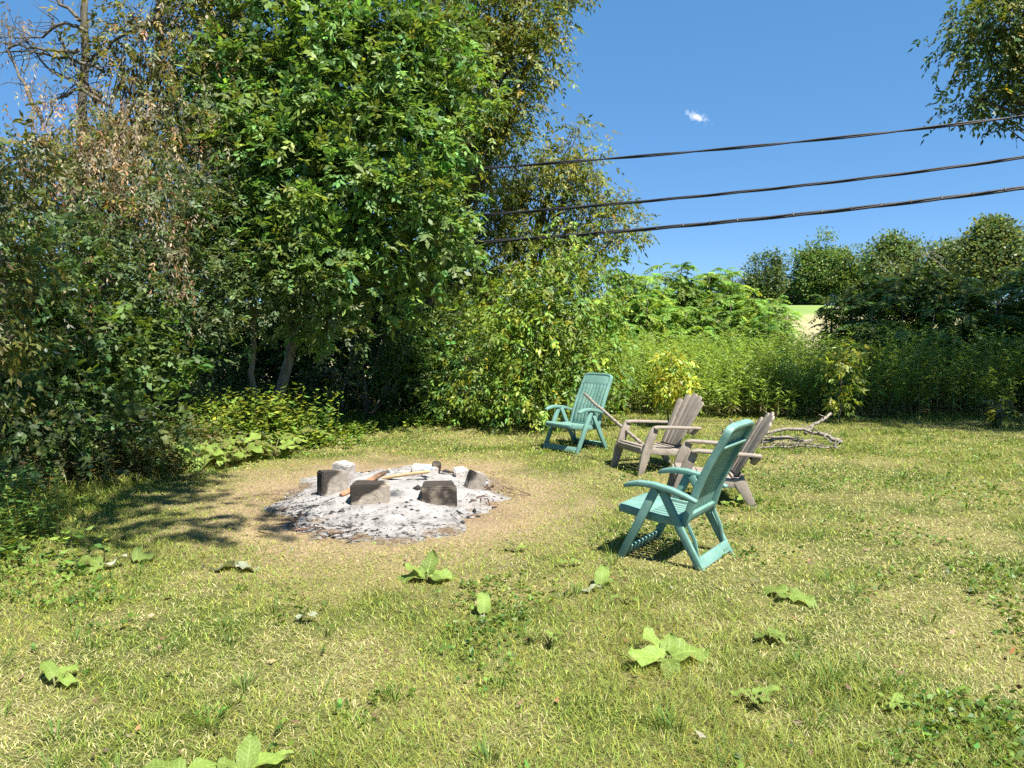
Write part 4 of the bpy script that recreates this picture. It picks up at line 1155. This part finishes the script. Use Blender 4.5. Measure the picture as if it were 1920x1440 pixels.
def block_material(name, soot, bias, tone=(.30, .255, .205), ash_top=0.0):
    """concrete with a soot stain whose edge runs across the block (bias: direction and offset in block coordinates)"""
    m, t, bsdf, out = new_mat(name)
    N, L = t.nodes, t.links
    tc = N.new('ShaderNodeTexCoord')

    def noise(s, d=6):
        n = N.new('ShaderNodeTexNoise'); n.inputs['Scale'].default_value = s; n.inputs['Detail'].default_value = d; L.new(tc.outputs['Object'], n.inputs['Vector']); return n.outputs['Fac']
    rp = N.new('ShaderNodeValToRGB'); L.new(noise(18), rp.inputs['Fac'])
    rp.color_ramp.elements[0].position, rp.color_ramp.elements[1].position = .3, .7
    rp.color_ramp.elements[0].color = (*[c * .72 for c in tone], 1); rp.color_ramp.elements[1].color = (*[c * 1.2 for c in tone], 1)
    dt = N.new('ShaderNodeVectorMath'); dt.operation = 'DOT_PRODUCT'; L.new(tc.outputs['Object'], dt.inputs[0]); dt.inputs[1].default_value = bias[:3]
    a = N.new('ShaderNodeMath'); a.operation = 'MULTIPLY_ADD'; L.new(noise(7, 5), a.inputs[0]); a.inputs[1].default_value = 0.44; sc_ = N.new('ShaderNodeMath'); sc_.operation = 'MULTIPLY'; L.new(dt.outputs['Value'], sc_.inputs[0]); sc_.inputs[1].default_value = 0.4; L.new(sc_.outputs[0], a.inputs[2])
    r2 = N.new('ShaderNodeValToRGB'); L.new(a.outputs[0], r2.inputs['Fac']); r2.color_ramp.elements[0].position = bias[3] * .4; r2.color_ramp.elements[1].position = bias[3] * .4 + .07
    mu = N.new('ShaderNodeMath'); mu.operation = 'MULTIPLY'; L.new(r2.outputs[0], mu.inputs[0]); mu.inputs[1].default_value = soot
    mx = N.new('ShaderNodeMix'); mx.data_type = 'RGBA'; L.new(mu.outputs[0], mx.inputs['Factor']); L.new(rp.outputs[0], mx.inputs['A']); mx.inputs['B'].default_value = (.022, .019, .017, 1)
    L.new(mx.outputs['Result'], bsdf.inputs['Base Color']); bsdf.inputs['Roughness'].default_value = .95; bsdf.inputs['Specular IOR Level'].default_value = .15
    b = N.new('ShaderNodeBump'); b.inputs['Strength'].default_value = .7; b.inputs['Distance'].default_value = .008; L.new(noise(45, 8), b.inputs['Height']); L.new(b.outputs[0], bsdf.inputs['Normal'])
    return m


def block(label, loc, rot, size, mat, seed, tilt=(0, 0), chip=0.0, taper=0.82, name='concrete_block', cat='block'):
    r = np.random.default_rng(seed)
    bm = bmesh.new(); bmesh.ops.create_cube(bm, size=1)
    for v in bm.verts:
        v.co = Vector((v.co.x * size[0], v.co.y * size[1], (v.co.z + .5) * size[2]))
        if v.co.y > 0: v.co.x *= taper
    bmesh.ops.bevel(bm, geom=list(bm.edges), offset=.012, segments=2, affect='EDGES')
    bmesh.ops.subdivide_edges(bm, edges=list(bm.edges), cuts=2, use_grid_fill=True)
    co = np.array([v.co for v in bm.verts])
    nz = (fbm(co[:, 0] * 9 + seed, co[:, 1] * 9 + co[:, 2] * 11, 1.0, seed) - .5)
    for v, q in zip(bm.verts, nz):
        v.co += v.co.normalized() * q * .03
        if chip and v.co.z > size[2] * .8: v.co.z -= chip * max(0, q * 2 + .15) * (1 if v.co.y < size[1] * .2 else 0.2)
    o = bm_obj(name, bm, mat)
    o.location = loc; o.rotation_euler = (tilt[0], tilt[1], rot)
    tag(o, label, cat, 'blocks ringing the fire')
    return o


def pit_z(p):
    h, q = ash_height(np.array([p.x]), np.array([p.y]))
    return gz(p.x, p.y) + max(float(h[0]), 0) * float(np.clip((1.06 - q[0]) * 6, 0, 1))


mb1 = block_material('concrete_sooty_shaded_left', .9, (-4.0, 0, 3, 1.0), (.25, .22, .185))  # soot and the shade of the left side both go into this colour
mb2 = block_material('concrete_black_all', .88, (0, 1.5, 1.0, .35), (.20, .165, .13))
mb3 = block_material('concrete_tan_half_burnt', .93, (-4.5, 0, 8, 1.45), (.32, .27, .215))
mb4 = block_material('concrete_ashen', .3, (0, 0, 1.0, .7), (.43, .39, .36))
for lab, px, py, rot, size, mat, seed, tilt, chip, dz in [
    ('grey block with sooty, shade-darkened left end at the left of the fire ring', 617, 940, 0.62, (.27, .20, .25), mb1, 1, (-.05, .05), .0, -.03),
    ('half-blackened tan block at the front of the fire ring', 692, 958, 0.08, (.35, .20, .205), mb3, 2, (.02, 0), .0, -.02),
    ('squat black charred block at the right front of the fire ring', 820, 952, 0.12, (.33, .25, .20), mb2, 3, (.04, 0), .05, -.02),
    ('dark block tipped on its edge at the right of the ring', 884, 922, 0.5, (.17, .14, .20), mb1, 4, (.1, .28), .0, -.02),
    ('pale ash-covered block behind the left sooty block', 640, 915, -0.5, (.20, .16, .22), mb4, 5, (.0, .12), .0, -.02),
    ('ash-grey block lying at the back of the ring', 795, 895, 0.1, (.30, .2, .11), mb4, 6, (.0, .04), .0, -.02),
    ('small dark charred block end at the back right of the ring', 815, 893, 0.1, (.10, .14, .12), mb2, 7, (.0, .15), .0, .0),
    ('whitish ash-dusted block behind the tipped dark block', 863, 905, 0.3, (.16, .18, .13), mb4, 8, (.1, -.1), .02, -.03),
]:
    p = on_ground(px, py, .03); z = pit_z(p) * 1.0 if dz < 0 else pit_z(p)
    block(lab, (p.x, p.y + size[1] * .5, z + dz), rot, size, mat, seed, tilt, chip)

M['plank'] = noise_mat('bare_plank', [(.3, (.30, .20, .10)), (.6, (.44, .31, .17)), (.8, (.52, .40, .25))], 20, rough=.8, bump=.3, stretch=(.15, 1, 1))
M['charred'] = noise_mat('charred_wood', [(.35, (.02, .017, .015)), (.55, (.12, .07, .045)), (.7, (.24, .14, .085))], 7, rough=.9, bump=.6)
M['rust'] = noise_mat('reddish_plank', [(.3, (.20, .095, .055)), (.6, (.30, .16, .09)), (.8, (.36, .22, .14))], 16, rough=.85, bump=.4)


def stick(name, label, a, b, w, th, mats, cat='board'):
    pa, pb = Vector(a), Vector(b); n = len(mats); root = thing(name, label, cat, tuple(pa))
    for k, (m_, f0, f1) in enumerate(mats):
        q0, q1 = (pb - pa) * f0, (pb - pa) * f1
        bm_obj('charred_end' if m_ == 'charred' else 'board', sweep_bm([q0, (q0 + q1) / 2 + Vector((0, 0, .004)), q1], [w, w, w * (.7 if m_ == 'charred' else 1)], th, (.3, 1, .2), .004), M[m_], root)


def lifted(px, py, h):
    p = on_ground(px, py, h); return (p.x, p.y, p.z)


stick('burnt_board', 'reddish board with charred end lying across the ash', lifted(640, 929, .12), lifted(722, 886, .21), .05, .026, [('rust', 0, .7), ('charred', .7, 1)])
stick('light_board', 'pale yellow board lying against the back block', lifted(716, 897, .11), lifted(806, 884, .20), .045, .024, [('plank', 0, 1)])
# blue scrap on the back block
bmx = sweep_bm([lifted(778, 879, .19), lifted(796, 878, .195), lifted(808, 881, .19)], .10, .012, (0, 1, .1), .002)
M['blue'] = noise_mat('blue_scrap', [(.35, (.14, .20, .34)), (.5, (.34, .37, .42)), (.65, (.42, .41, .40))], 14, rough=.7, bump=.2)
tag(bm_obj('blue_scrap', bmx, M['blue']), 'crumpled blue scrap on the back block of the ring', 'scrap')
p = on_ground(720, 997); st_ = block('small white stone at the front rim of the ash', (p.x, p.y, gz(p.x, p.y) - .01), .4, (.09, .07, .055), mb4, 12, name='white_stone', cat='stone')
rt = np.random.default_rng(14); T = Tubes()
for k in range(40):
    c = on_ground(*( [(905, 938), (925, 925), (545, 985), (590, 1000), (650, 1003), (880, 945)][rt.integers(0, 6)])); c = np.array(c) + rt.normal(0, .09, 3) * np.array([1.4, 1, 0])
    c[2] = gz(c[0], c[1]) + rt.uniform(.01, .05); d = rt.normal(0, 1, 3) * np.array([.06, .05, .018])
    T.add(bent(rt, c - d, c + d, 5, .08), np.linspace(.006, .003, 5), 5)
tag(link('burnt_twigs', T.mesh('burnt_twigs'), M['charred']), 'burnt twigs scattered round the rim of the ash', 'twigs', None, 'stuff')

# ------------------------------------------------------------------ heap of cut branches behind the chairs
rbch = np.random.default_rng(15)
for lab, pts, r0, r1, tw in [
    ('long crooked branch arching along the top of the heap', [(1425, 818, 10.4), (1470, 803, 10.4), (1515, 808, 10.4), (1555, 818, 10.3), (1577, 829, 10.2)], .028, .042, 6),
    ('thick branch rising to the right out of the heap', [(1508, 812, 10.7), (1530, 795, 10.8), (1558, 775, 10.9)], .034, .030, 3),
    ('straight pale log lying low under the heap', [(1400, 833, 10.4), (1460, 822, 10.5), (1520, 826, 10.5)], .045, .030, 3),
    ('thin branch end reaching left behind the teal chair', [(1345, 811, 10.4), (1362, 806, 10.4), (1400, 812, 10.5), (1450, 820, 10.5)], .014, .022, 3),
    ('short stub sticking up behind the teal chair', [(1367, 786, 10.5), (1385, 803, 10.5), (1410, 822, 10.5)], .020, .022, 1),
    ('slanting branch at the right end of the heap', [(1545, 815, 10.3), (1562, 835, 10.1), (1575, 846, 10.0)], .014, .012, 3),
    ('low grey branch along the front of the heap', [(1405, 843, 10.2), (1450, 838, 10.2), (1500, 836, 10.2), (1560, 838, 10.15)], .022, .014, 6),
]:
    P = np.array([at(*q) for q in pts]); P[:, 2] = np.maximum(P[:, 2], ground_z(P[:, 0], P[:, 1]) + .02)
    tt = np.linspace(0, len(P) - 1, 12); P = np.stack([np.interp(tt, np.arange(len(P)), P[:, k]) for k in range(3)], 1) + rbch.normal(0, .010, (12, 3))
    root = thing('cut_branch', lab, 'branch', tuple(P[0]), 0, 'heap of cut branches')
    T = Tubes(); T.add(P - P[0], np.linspace(r0, r1, 12) * .7 * rbch.uniform(.85, 1.15, 12), 8)
    br = link('bough', T.mesh('bough'), M['dead_wood'], root)
    for k in range(tw):
        s = P[rbch.integers(1, 11)] - P[0]; d = rbch.normal(0, 1, 3) * np.array([.14, .1, .05]) + np.array([0, 0, .10])
        T = Tubes(); T.add(bent(rbch, s, s + d, 6, .1), np.linspace(.010, .004, 6), 5)
        link('twig', T.mesh('twig'), M['dead_wood'], root)
rt = np.random.default_rng(16); T = Tubes()
for k in range(34):
    c = np.array(at(rt.uniform(1450, 1560), rt.uniform(815, 845), rt.uniform(10.1, 10.5))); c[2] = max(c[2], gz(c[0], c[1]) + .01); d = rt.normal(0, 1, 3) * np.array([.12, .08, .04])
    T.add(bent(rt, c - d, c + d, 5, .1), np.linspace(.006, .003, 5), 4)
tag(link('brushwood', T.mesh('brushwood'), M['dead_wood']), 'tangle of thin dead twigs in the middle of the branch heap', 'twigs', None, 'stuff')


# ------------------------------------------------------------------ burdock plants
def burdock_mesh(seed, curl, ruffle, asp):
    r = np.random.default_rng(seed); rows, cols = 7, 4
    V = []
    ph = r.uniform(0, 6.28)
    for i in range(rows):
        u = i / (rows - 1)
        w = asp * (1.55 * (u + .04) ** .42 * (1.0 - u) ** .62 + .02)
        for j in range(cols + 1):
            v = -1 + 2 * j / cols
            z = -curl * u * u + .05 * (abs(v) ** 1.5) * (1.4 - u) + ruffle * math.sin(10 * u + ph + 2.6 * v) * abs(v) + r.normal(0, .008)
            heart = -.10 * abs(v) * (1 - u) ** 3
            V.append((u + heart + r.normal(0, .008), v * w * .5 * (1 + .06 * math.sin(9 * u + ph)), z))
    Q = [(i * (cols + 1) + j, (i + 1) * (cols + 1) + j, (i + 1) * (cols + 1) + j + 1, i * (cols + 1) + j + 1) for i in range(rows - 1) for j in range(cols)]
    return raw_mesh('burdock_leaf', np.array(V), np.array(Q), smooth_shade=True)


BL = [burdock_mesh(400 + k, c, rf, a) for k, (c, rf, a) in enumerate([(.25, .12, .78), (.45, .14, .85), (.10, .11, .68), (.35, .16, .80), (.6, .13, .74)])]
for m_ in BL: m_.materials.append(M['burdock'])
BLP = [m_.copy() for m_ in BL[:3]]
for m_ in BLP: m_.materials.clear(); m_.materials.append(M['burdock_pale'])


def burdock(label, px, py, leaves, seed, group='burdock plants in the lawn', world_xy=None):
    """leaves: (azimuth deg, rise deg, length m, stalk m, roll deg, pale)"""
    r = np.random.default_rng(seed)
    g = on_ground(px, py); z = gz(g.x, g.y)
    t = thing('burdock_plant', label, 'plant', (g.x, g.y, z), 0, group)
    T = Tubes(); has = False
    for (az, rise, L, stalk, roll, pale) in leaves:
        if group == 'burdock plants in the lawn': L, stalk, rise = L * .86, stalk * .5, rise * .85
        a, e = math.radians(az), math.radians(rise)
        d = Vector((math.cos(a), math.sin(a), 0))
        s1 = d * stalk * .7 + Vector((0, 0, .02 + stalk * .75))
        if stalk > .02:
            T.add([(0, 0, -.01), tuple(d * stalk * .3 + Vector((0, 0, stalk * .5))), tuple(s1)], [.006, .005, .004], 5); has = True
        me = (BLP if pale else BL)[r.integers(0, 3 if pale else 5)]
        o = link('leaf', me, None, t)
        Rm = Matrix.Rotation(a, 4, 'Z') @ Matrix.Rotation(-e, 4, 'Y') @ Matrix.Rotation(math.radians(roll), 4, 'X')
        o.matrix_local = Matrix.Translation(s1) @ Rm @ Matrix.Diagonal((L, L, L, 1))
    if has: link('stalk', T.mesh('stalk'), M['stem'], t)


def auto_leaves(n, L, seed, spread=360, start=0, rise=(15, 55), stalk=(.05, .12)):
    r = np.random.default_rng(seed)
    return [(start + spread * (k + r.uniform(-.25, .25)) / n, r.uniform(*rise), L * r.uniform(.75, 1.15), r.uniform(*stalk), r.uniform(-25, 25), False) for k in range(n)]


burdock('large five-leaved burdock in the lawn at the right foreground', 1250, 1245, [(200, 18, .24, .06, -20, 0), (120, 40, .20, .08, 10, 0), (20, 12, .26, .08, 15, 0), (270, 8, .18, .05, 0, 0), (70, 55, .15, .06, 0, 0)], 1)
burdock('flattened yellow-green burdock leaves right of the nearer teal chair', 1478, 1122, [(140, 14, .19, .05, -15, 0), (310, 10, .19, .04, 10, 0), (220, 20, .12, .03, 0, 0)], 2)
burdock('spreading burdock with raised leaf below the ash pit', 800, 1092, [(185, 10, .22, .06, -15, 0), (170, 45, .17, .06, 0, 0), (75, 70, .20, .05, 0, 0), (10, 10, .20, .05, 20, 0), (330, 12, .14, .04, 0, 0)], 3)
burdock('upright burdock leaf over a white fallen leaf', 1125, 1108, [(70, 62, .17, .05, 10, 0), (40, 40, .12, .04, 0, 0), (200, -6, .15, .02, 10, 1)], 4)
burdock('single narrow bright leaf above a white dry leaf mid lawn', 908, 1158, [(95, 72, .15, .05, 0, 0), (265, -10, .09, .02, 0, 1)], 5)
burdock('curled whitish burdock leaf lying on the grass below the fire', 445, 1072, [(172, -2, .24, .05, 14, 1), (352, 0, .20, .05, -14, 1), (80, 20, .10, .02, 10, 1)], 6)
burdock('three-leaved burdock near the left foreground edge', 104, 1288, [(140, 55, .13, .06, 0, 0), (60, 40, .12, .05, 0, 0), (350, 10, .11, .05, 10, 0)], 7)
burdock('burdock at the lawn corner by the shaded margin', 190, 1068, [(160, 30, .18, .06, 0, 0), (20, 10, .17, .05, 170, 1), (270, 12, .12, .04, 0, 0)], 8)
burdock('small upright burdock beside the corner one', 256, 1060, [(110, 50, .14, .04, 0, 0), (40, 35, .13, .04, 30, 0)], 9)
burdock('drooping single leaf on a bent stalk in the left lawn', 600, 1172, [(165, -8, .15, .09, 10, 1)], 10)
burdock('two small leaves with a white edge below the ash', 968, 1036, [(150, 60, .11, .02, 40, 1), (20, 25, .10, .03, 0, 0)], 11)
burdock('little rounded leaf pair left of the nearer teal chair', 1066, 1066, [(20, 25, .11, .03, 0, 0), (170, 30, .09, .03, 0, 0)], 12)
burdock('big burdock leaf cut off by the bottom edge at the left', 345, 1468, [(165, 30, .17, .05, 0, 0), (30, 25, .15, .05, 0, 0)], 13)
burdock('bright large-leaved burdock at the bottom edge', 462, 1464, [(100, 50, .16, .05, 0, 0), (40, 35, .17, .05, 0, 0), (170, 40, .12, .04, 0, 0)], 14)
burdock('low green burdock by the grey chair rear leg', 1385, 950, [(60, 50, .18, .05, 0, 0), (170, 20, .15, .04, 0, 0), (350, 30, .13, .04, 0, 0)], 15)
burdock('pale dry leaf lying in the right lawn', 1838, 1112, [(130, 0, .12, .01, 10, 1)], 16)
burdock('tiny light leaf at the left lawn margin', 122, 1096, [(100, 20, .12, .03, 0, 0), (250, 10, .09, .03, 0, 0)], 17)
burdock('small yellowing weed in the middle of the lawn', 1030, 1205, auto_leaves(4, .09, 5), 18)
burdock('white torn leaf under the front of the grey chair', 1168, 880, [(100, 5, .13, .02, 15, 1)], 19)
burdock('burdock leaf at the foot of the shaded weeds', 1612, 790, [(120, 55, .26, .06, 0, 0), (20, 20, .2, .06, 0, 0)], 20)
burdock('dark clump of leaves in the right foreground lawn', 1415, 1320, auto_leaves(6, .09, 8, rise=(10, 50)), 21)
burdock('grey-green rosette right of the large burdock', 1445, 1200, auto_leaves(7, .09, 9, rise=(5, 35), stalk=(.02, .05)), 22)
burdock('small rosette at the bottom right of the lawn', 1680, 1330, auto_leaves(6, .08, 10, rise=(5, 35), stalk=(.02, .05)), 23)
burdock('small lit leaf beside the upright burdock', 1168, 1132, auto_leaves(2, .09, 11), 24)
# the burdock bed at the wood's edge
bed = [('burdock in the bed, leftmost by the dry weeds', 345, 850), ('burdock in the bed with the broadest flat leaves', 400, 862), ('burdock in the bed, nearest the lawn', 455, 862), ('burdock in the bed, below the lime-green weeds', 430, 836),
       ('burdock in the bed, right of its middle', 505, 846), ('burdock in the bed, at its right end', 560, 838), ('burdock in the bed, beside the upright nettles', 545, 818), ('burdock in the bed, behind the leftmost', 335, 822),
       ('burdock in the bed, hidden among the lime-green weeds', 490, 822), ('burdock in the bed, lowest at its left corner', 310, 872), ('burdock in the bed, spilling onto the lawn at its middle', 385, 876), ('burdock in the bed, at the lawn edge right of its middle', 515, 856), ('burdock in the bed, between the middle and the broad flat leaves', 425, 872)]
for k, (lab, px, py) in enumerate(bed):
    burdock(lab, px, py, auto_leaves(9, .26, 40 + k, rise=(-10, 35), stalk=(.08, .30)), 50 + k, 'burdock bed at the edge of the wood')
burdock('large shaded burdock with one pale upturned leaf at the left margin', 190, 890, [(300, 25, .34, .30, 0, 1), (200, 20, .36, .34, 0, 0), (120, 30, .34, .36, 0, 0), (20, 20, .34, .30, 0, 0), (250, 5, .25, .16, 0, 0), (330, -5, .22, .10, 0, 1)], 70, 'burdock in the shaded margin')
burdock('shaded burdock by the broad-leaved shrub', 270, 860, auto_leaves(6, .32, 71, rise=(0, 45), stalk=(.2, .4)), 71, 'burdock in the shaded margin')
burdock('burdock with bright rounded leaves at the left picture edge', 18, 940, [(90, 50, .26, .2, 0, 0), (300, 30, .24, .1, 0, 0), (10, 30, .22, .15, 0, 0), (200, 30, .25, .2, 0, 0)], 72, 'burdock in the shaded margin')
burdock('shaded burdock behind the left edge one', 90, 870, auto_leaves(6, .30, 73, rise=(0, 45), stalk=(.15, .35)), 73, 'burdock in the shaded margin')

# ------------------------------------------------------------------ the lawn's grass
WOOD_Y = np.array([0, 4.5, 6.0, 7.0, 8.8, 10.9, 13.3, 14.2, 30]); WOOD_X = np.array([-5.0, -4.4, -4.1, -4.2, -4.05, -3.85, -3.3, -1.6, -1.0])


def grass():
    r = np.random.default_rng(500)
    n = 425000
    # density falls with distance so that the picture is evenly covered
    y = np.empty(0); x = np.empty(0)
    yy = np.linspace(1.9, 15.5, 400)
    wgt = (3.0 / yy) ** 1.62 * (1.44 * yy + 2.6); cdf = np.cumsum(wgt); cdf /= cdf[-1]
    y = np.interp(r.random(n), cdf, yy); x = r.uniform(-1, 1, n) * (0.72 * y + 1.3)
    back = 14.2 + .3 * (fbm(x, x * 0, .7, 3) - .5)
    keep = (y < back)
    wood = x < np.interp(y, WOOD_Y, WOOD_X) - .2
    keep &= ~wood | (r.random(n) < .35)
    du, dv = (x - PIT.x), (y - PIT.y) * .82
    pit = np.sqrt(du * du * .9 + dv * dv) + (fbm(x, y, .9, 61, 5) - .5) * 2.0
    keep &= (pit > 1.0) & ((pit > 2.0) | (r.random(n) < .4 + .6 * smooth(1.0, 1.5, pit)))
    x, y, pit = x[keep], y[keep], pit[keep]; n = len(x)
    m = fbm(x, y, .55, 62, 5); m2 = fbm(x, y, 2.6, 63, 3); m3 = fbm(x, y, 7.0, 68, 2)
    dry = smooth(.41, .62, m * .55 + m2 * .32 + m3 * .13)
    dry = dry * .92 + .10 * smooth(0.8, 3.5, x) * smooth(7.5, 4.5, y)
    dry = np.clip(dry - .35 * smooth(8.8, 10.5, y) - .25 * smooth(3.2, 5, x) * smooth(6.5, 8.5, y), .03, .9)
    dry = np.maximum(dry, smooth(2.1, 1.25, pit) * .9)
    lush = smooth(.5, .72, fbm(x, y, .9, 64)) * (1 - dry)
    L = r.uniform(.035, .085, n) * (.75 + .7 * lush) * (1 - .35 * smooth(2.4, 1.6, pit))
    isdry = r.random(n) < (dry * .68 + .06); L = np.where(isdry, L * .72, L)
    edge = np.interp(y, WOOD_Y, WOOD_X)
    tall = smooth(.9, -.1, x - edge) * (y > 5.3); L = L * (1 + 2.6 * tall * r.random(n)) * (1 + 1.2 * smooth(13.2, 14.2, y) * r.random(n))
    up = r.uniform(.25, 1.0, n) * (1 - .4 * dry)
    a = r.uniform(0, 2 * math.pi, n)
    d = norm(np.stack([np.cos(a), np.sin(a), up * 1.9], 1))
    base = np.stack([x, y, ground_z(x, y) - .004], 1)
    tip = base + d * L[:, None] + np.stack([np.cos(a), np.sin(a), -np.ones(n) * .5], 1) * (L * r.uniform(0, .45, n))[:, None]
    tip[:, 2] = np.maximum(tip[:, 2], base[:, 2] + .008)
    w = .0012 * (y / 3.0) ** .72 * r.uniform(.7, 1.6, n) * (1 + .3 * tall) * np.where(isdry, 1.25, 1.1)
    sa = a + math.pi / 2 + r.normal(0, .5, n)
    side = np.stack([np.cos(sa), np.sin(sa), np.zeros(n)], 1) * w[:, None]
    g = np.array([.235, .285, .048])[None] * np.exp(r.normal(0, .25, (n, 1))); g[:, 0] *= np.exp(r.normal(0, .15, n))
    g = g * (1 - lush[:, None] * .22)
    s = np.array([.415, .385, .178])[None] * np.exp(r.normal(0, .20, (n, 1)))
    col = np.where(isdry[:, None], s, g)
    col = np.where((isdry & (pit < 1.9 + r.normal(0, .25, n)))[:, None], col * np.array([.92, .83, .78]), col)
    K = Kites(); K.add(base, tip, side, np.array([0, 0, .12]) * L[:, None], np.clip(col, .01, .8), .42)
    me = K.mesh('lawn_grass')
    tag(link('lawn_grass', me, M['grass']), 'mown lawn of mixed green and dry straw-coloured grass', 'grass', None, 'stuff')
    # clover, plantain and other small broad leaves among the grass
    n = 30000
    y = np.interp(r.random(n), cdf, yy); x = r.uniform(-1, 1, n) * (0.72 * y + 1.2)
    pit = np.hypot(x - PIT.x, (y - PIT.y) * .82)
    keep = (y < 14) & (x > np.interp(y, WOOD_Y, WOOD_X) - .3) & (pit > 2.2) & (smooth(.44, .62, fbm(x, y, 1.3, 66, 4)) > r.random(n))
    x, y = x[keep], y[keep]; n = len(x)
    K = Kites()
    pos = np.stack([x, y, ground_z(x, y) + r.uniform(.015, .05, n)], 1)
    for j in range(3):
        a = r.uniform(0, 2 * math.pi, n)
        out = np.stack([np.cos(a), np.sin(a), r.uniform(-.1, .9, n)], 1)
        simple_leaves(K, r, pos + r.normal(0, .012, (n, 3)) * np.array([1, 1, .3]), out, leaf=.034, width=.022, droop=0, rnd=.25, col=(.115, .19, .03), bright=.3)
    tag(link('lawn_weeds', K.mesh('lawn_weeds'), M['leaf']), 'patches of clover and small broad-leaved weeds in the lawn', 'weeds', None, 'stuff')
    # dead leaves and flecks fallen on the lawn
    n = 420; K = Kites()
    y = np.interp(r.random(n), cdf, yy); x = r.uniform(-1, 1, n) * (0.72 * y + .8)
    ok = (np.hypot(x - PIT.x, (y - PIT.y) * .82) > 1.3) & (y < 13.5); x, y = x[ok], y[ok]; n = len(x)
    a = r.uniform(0, 2 * math.pi, n)
    simple_leaves(K, r, np.stack([x, y, ground_z(x, y) + r.uniform(.02, .04, n)], 1), np.stack([np.cos(a), np.sin(a), r.uniform(-.2, .3, n)], 1), leaf=.045, width=.024, droop=0, rnd=.2, col=(.22, .15, .09), bright=.4)
    tag(link('fallen_leaves', K.mesh('fallen_leaves'), M['leaf_dry']), 'small brown dead leaves scattered over the lawn', 'leaves', None, 'stuff')
    # longer coarse tufts
    n = 210; K = Kites()
    y0 = np.interp(r.random(n), cdf, yy); x0 = r.uniform(-1, 1, n) * (0.72 * y0 + .8)
    ok = (x0 > np.interp(y0, WOOD_Y, WOOD_X)) & (np.hypot(x0 - PIT.x, (y0 - PIT.y) * .82) > 2.3) & (y0 < 13.8)
    x0, y0 = x0[ok], y0[ok]
    for cx, cy in zip(x0, y0):
        k = r.integers(14, 40); a = r.uniform(0, 2 * math.pi, k); rr = r.uniform(0, .04, k)
        b = np.stack([cx + rr * np.cos(a), cy + rr * np.sin(a), np.zeros(k)], 1); b[:, 2] = ground_z(b[:, 0], b[:, 1])
        L = r.uniform(.06, .14, k)[:, None]; d = norm(np.stack([np.cos(a), np.sin(a), r.uniform(.5, 2.2, k)], 1))
        tip = b + d * L; w = .0022 * max(1, (cy / 4) ** .6)
        K.add(b, tip, np.stack([-np.sin(a), np.cos(a), 0 * a], 1) * w, np.array([0, 0, .14]) * L, jitter_color((.10, .17, .025), k, r, .2), .45)
    tag(link('grass_tufts', K.mesh('grass_tufts'), M['grass']), 'coarser green grass tufts dotted over the lawn', 'grass', None, 'stuff')


grass()
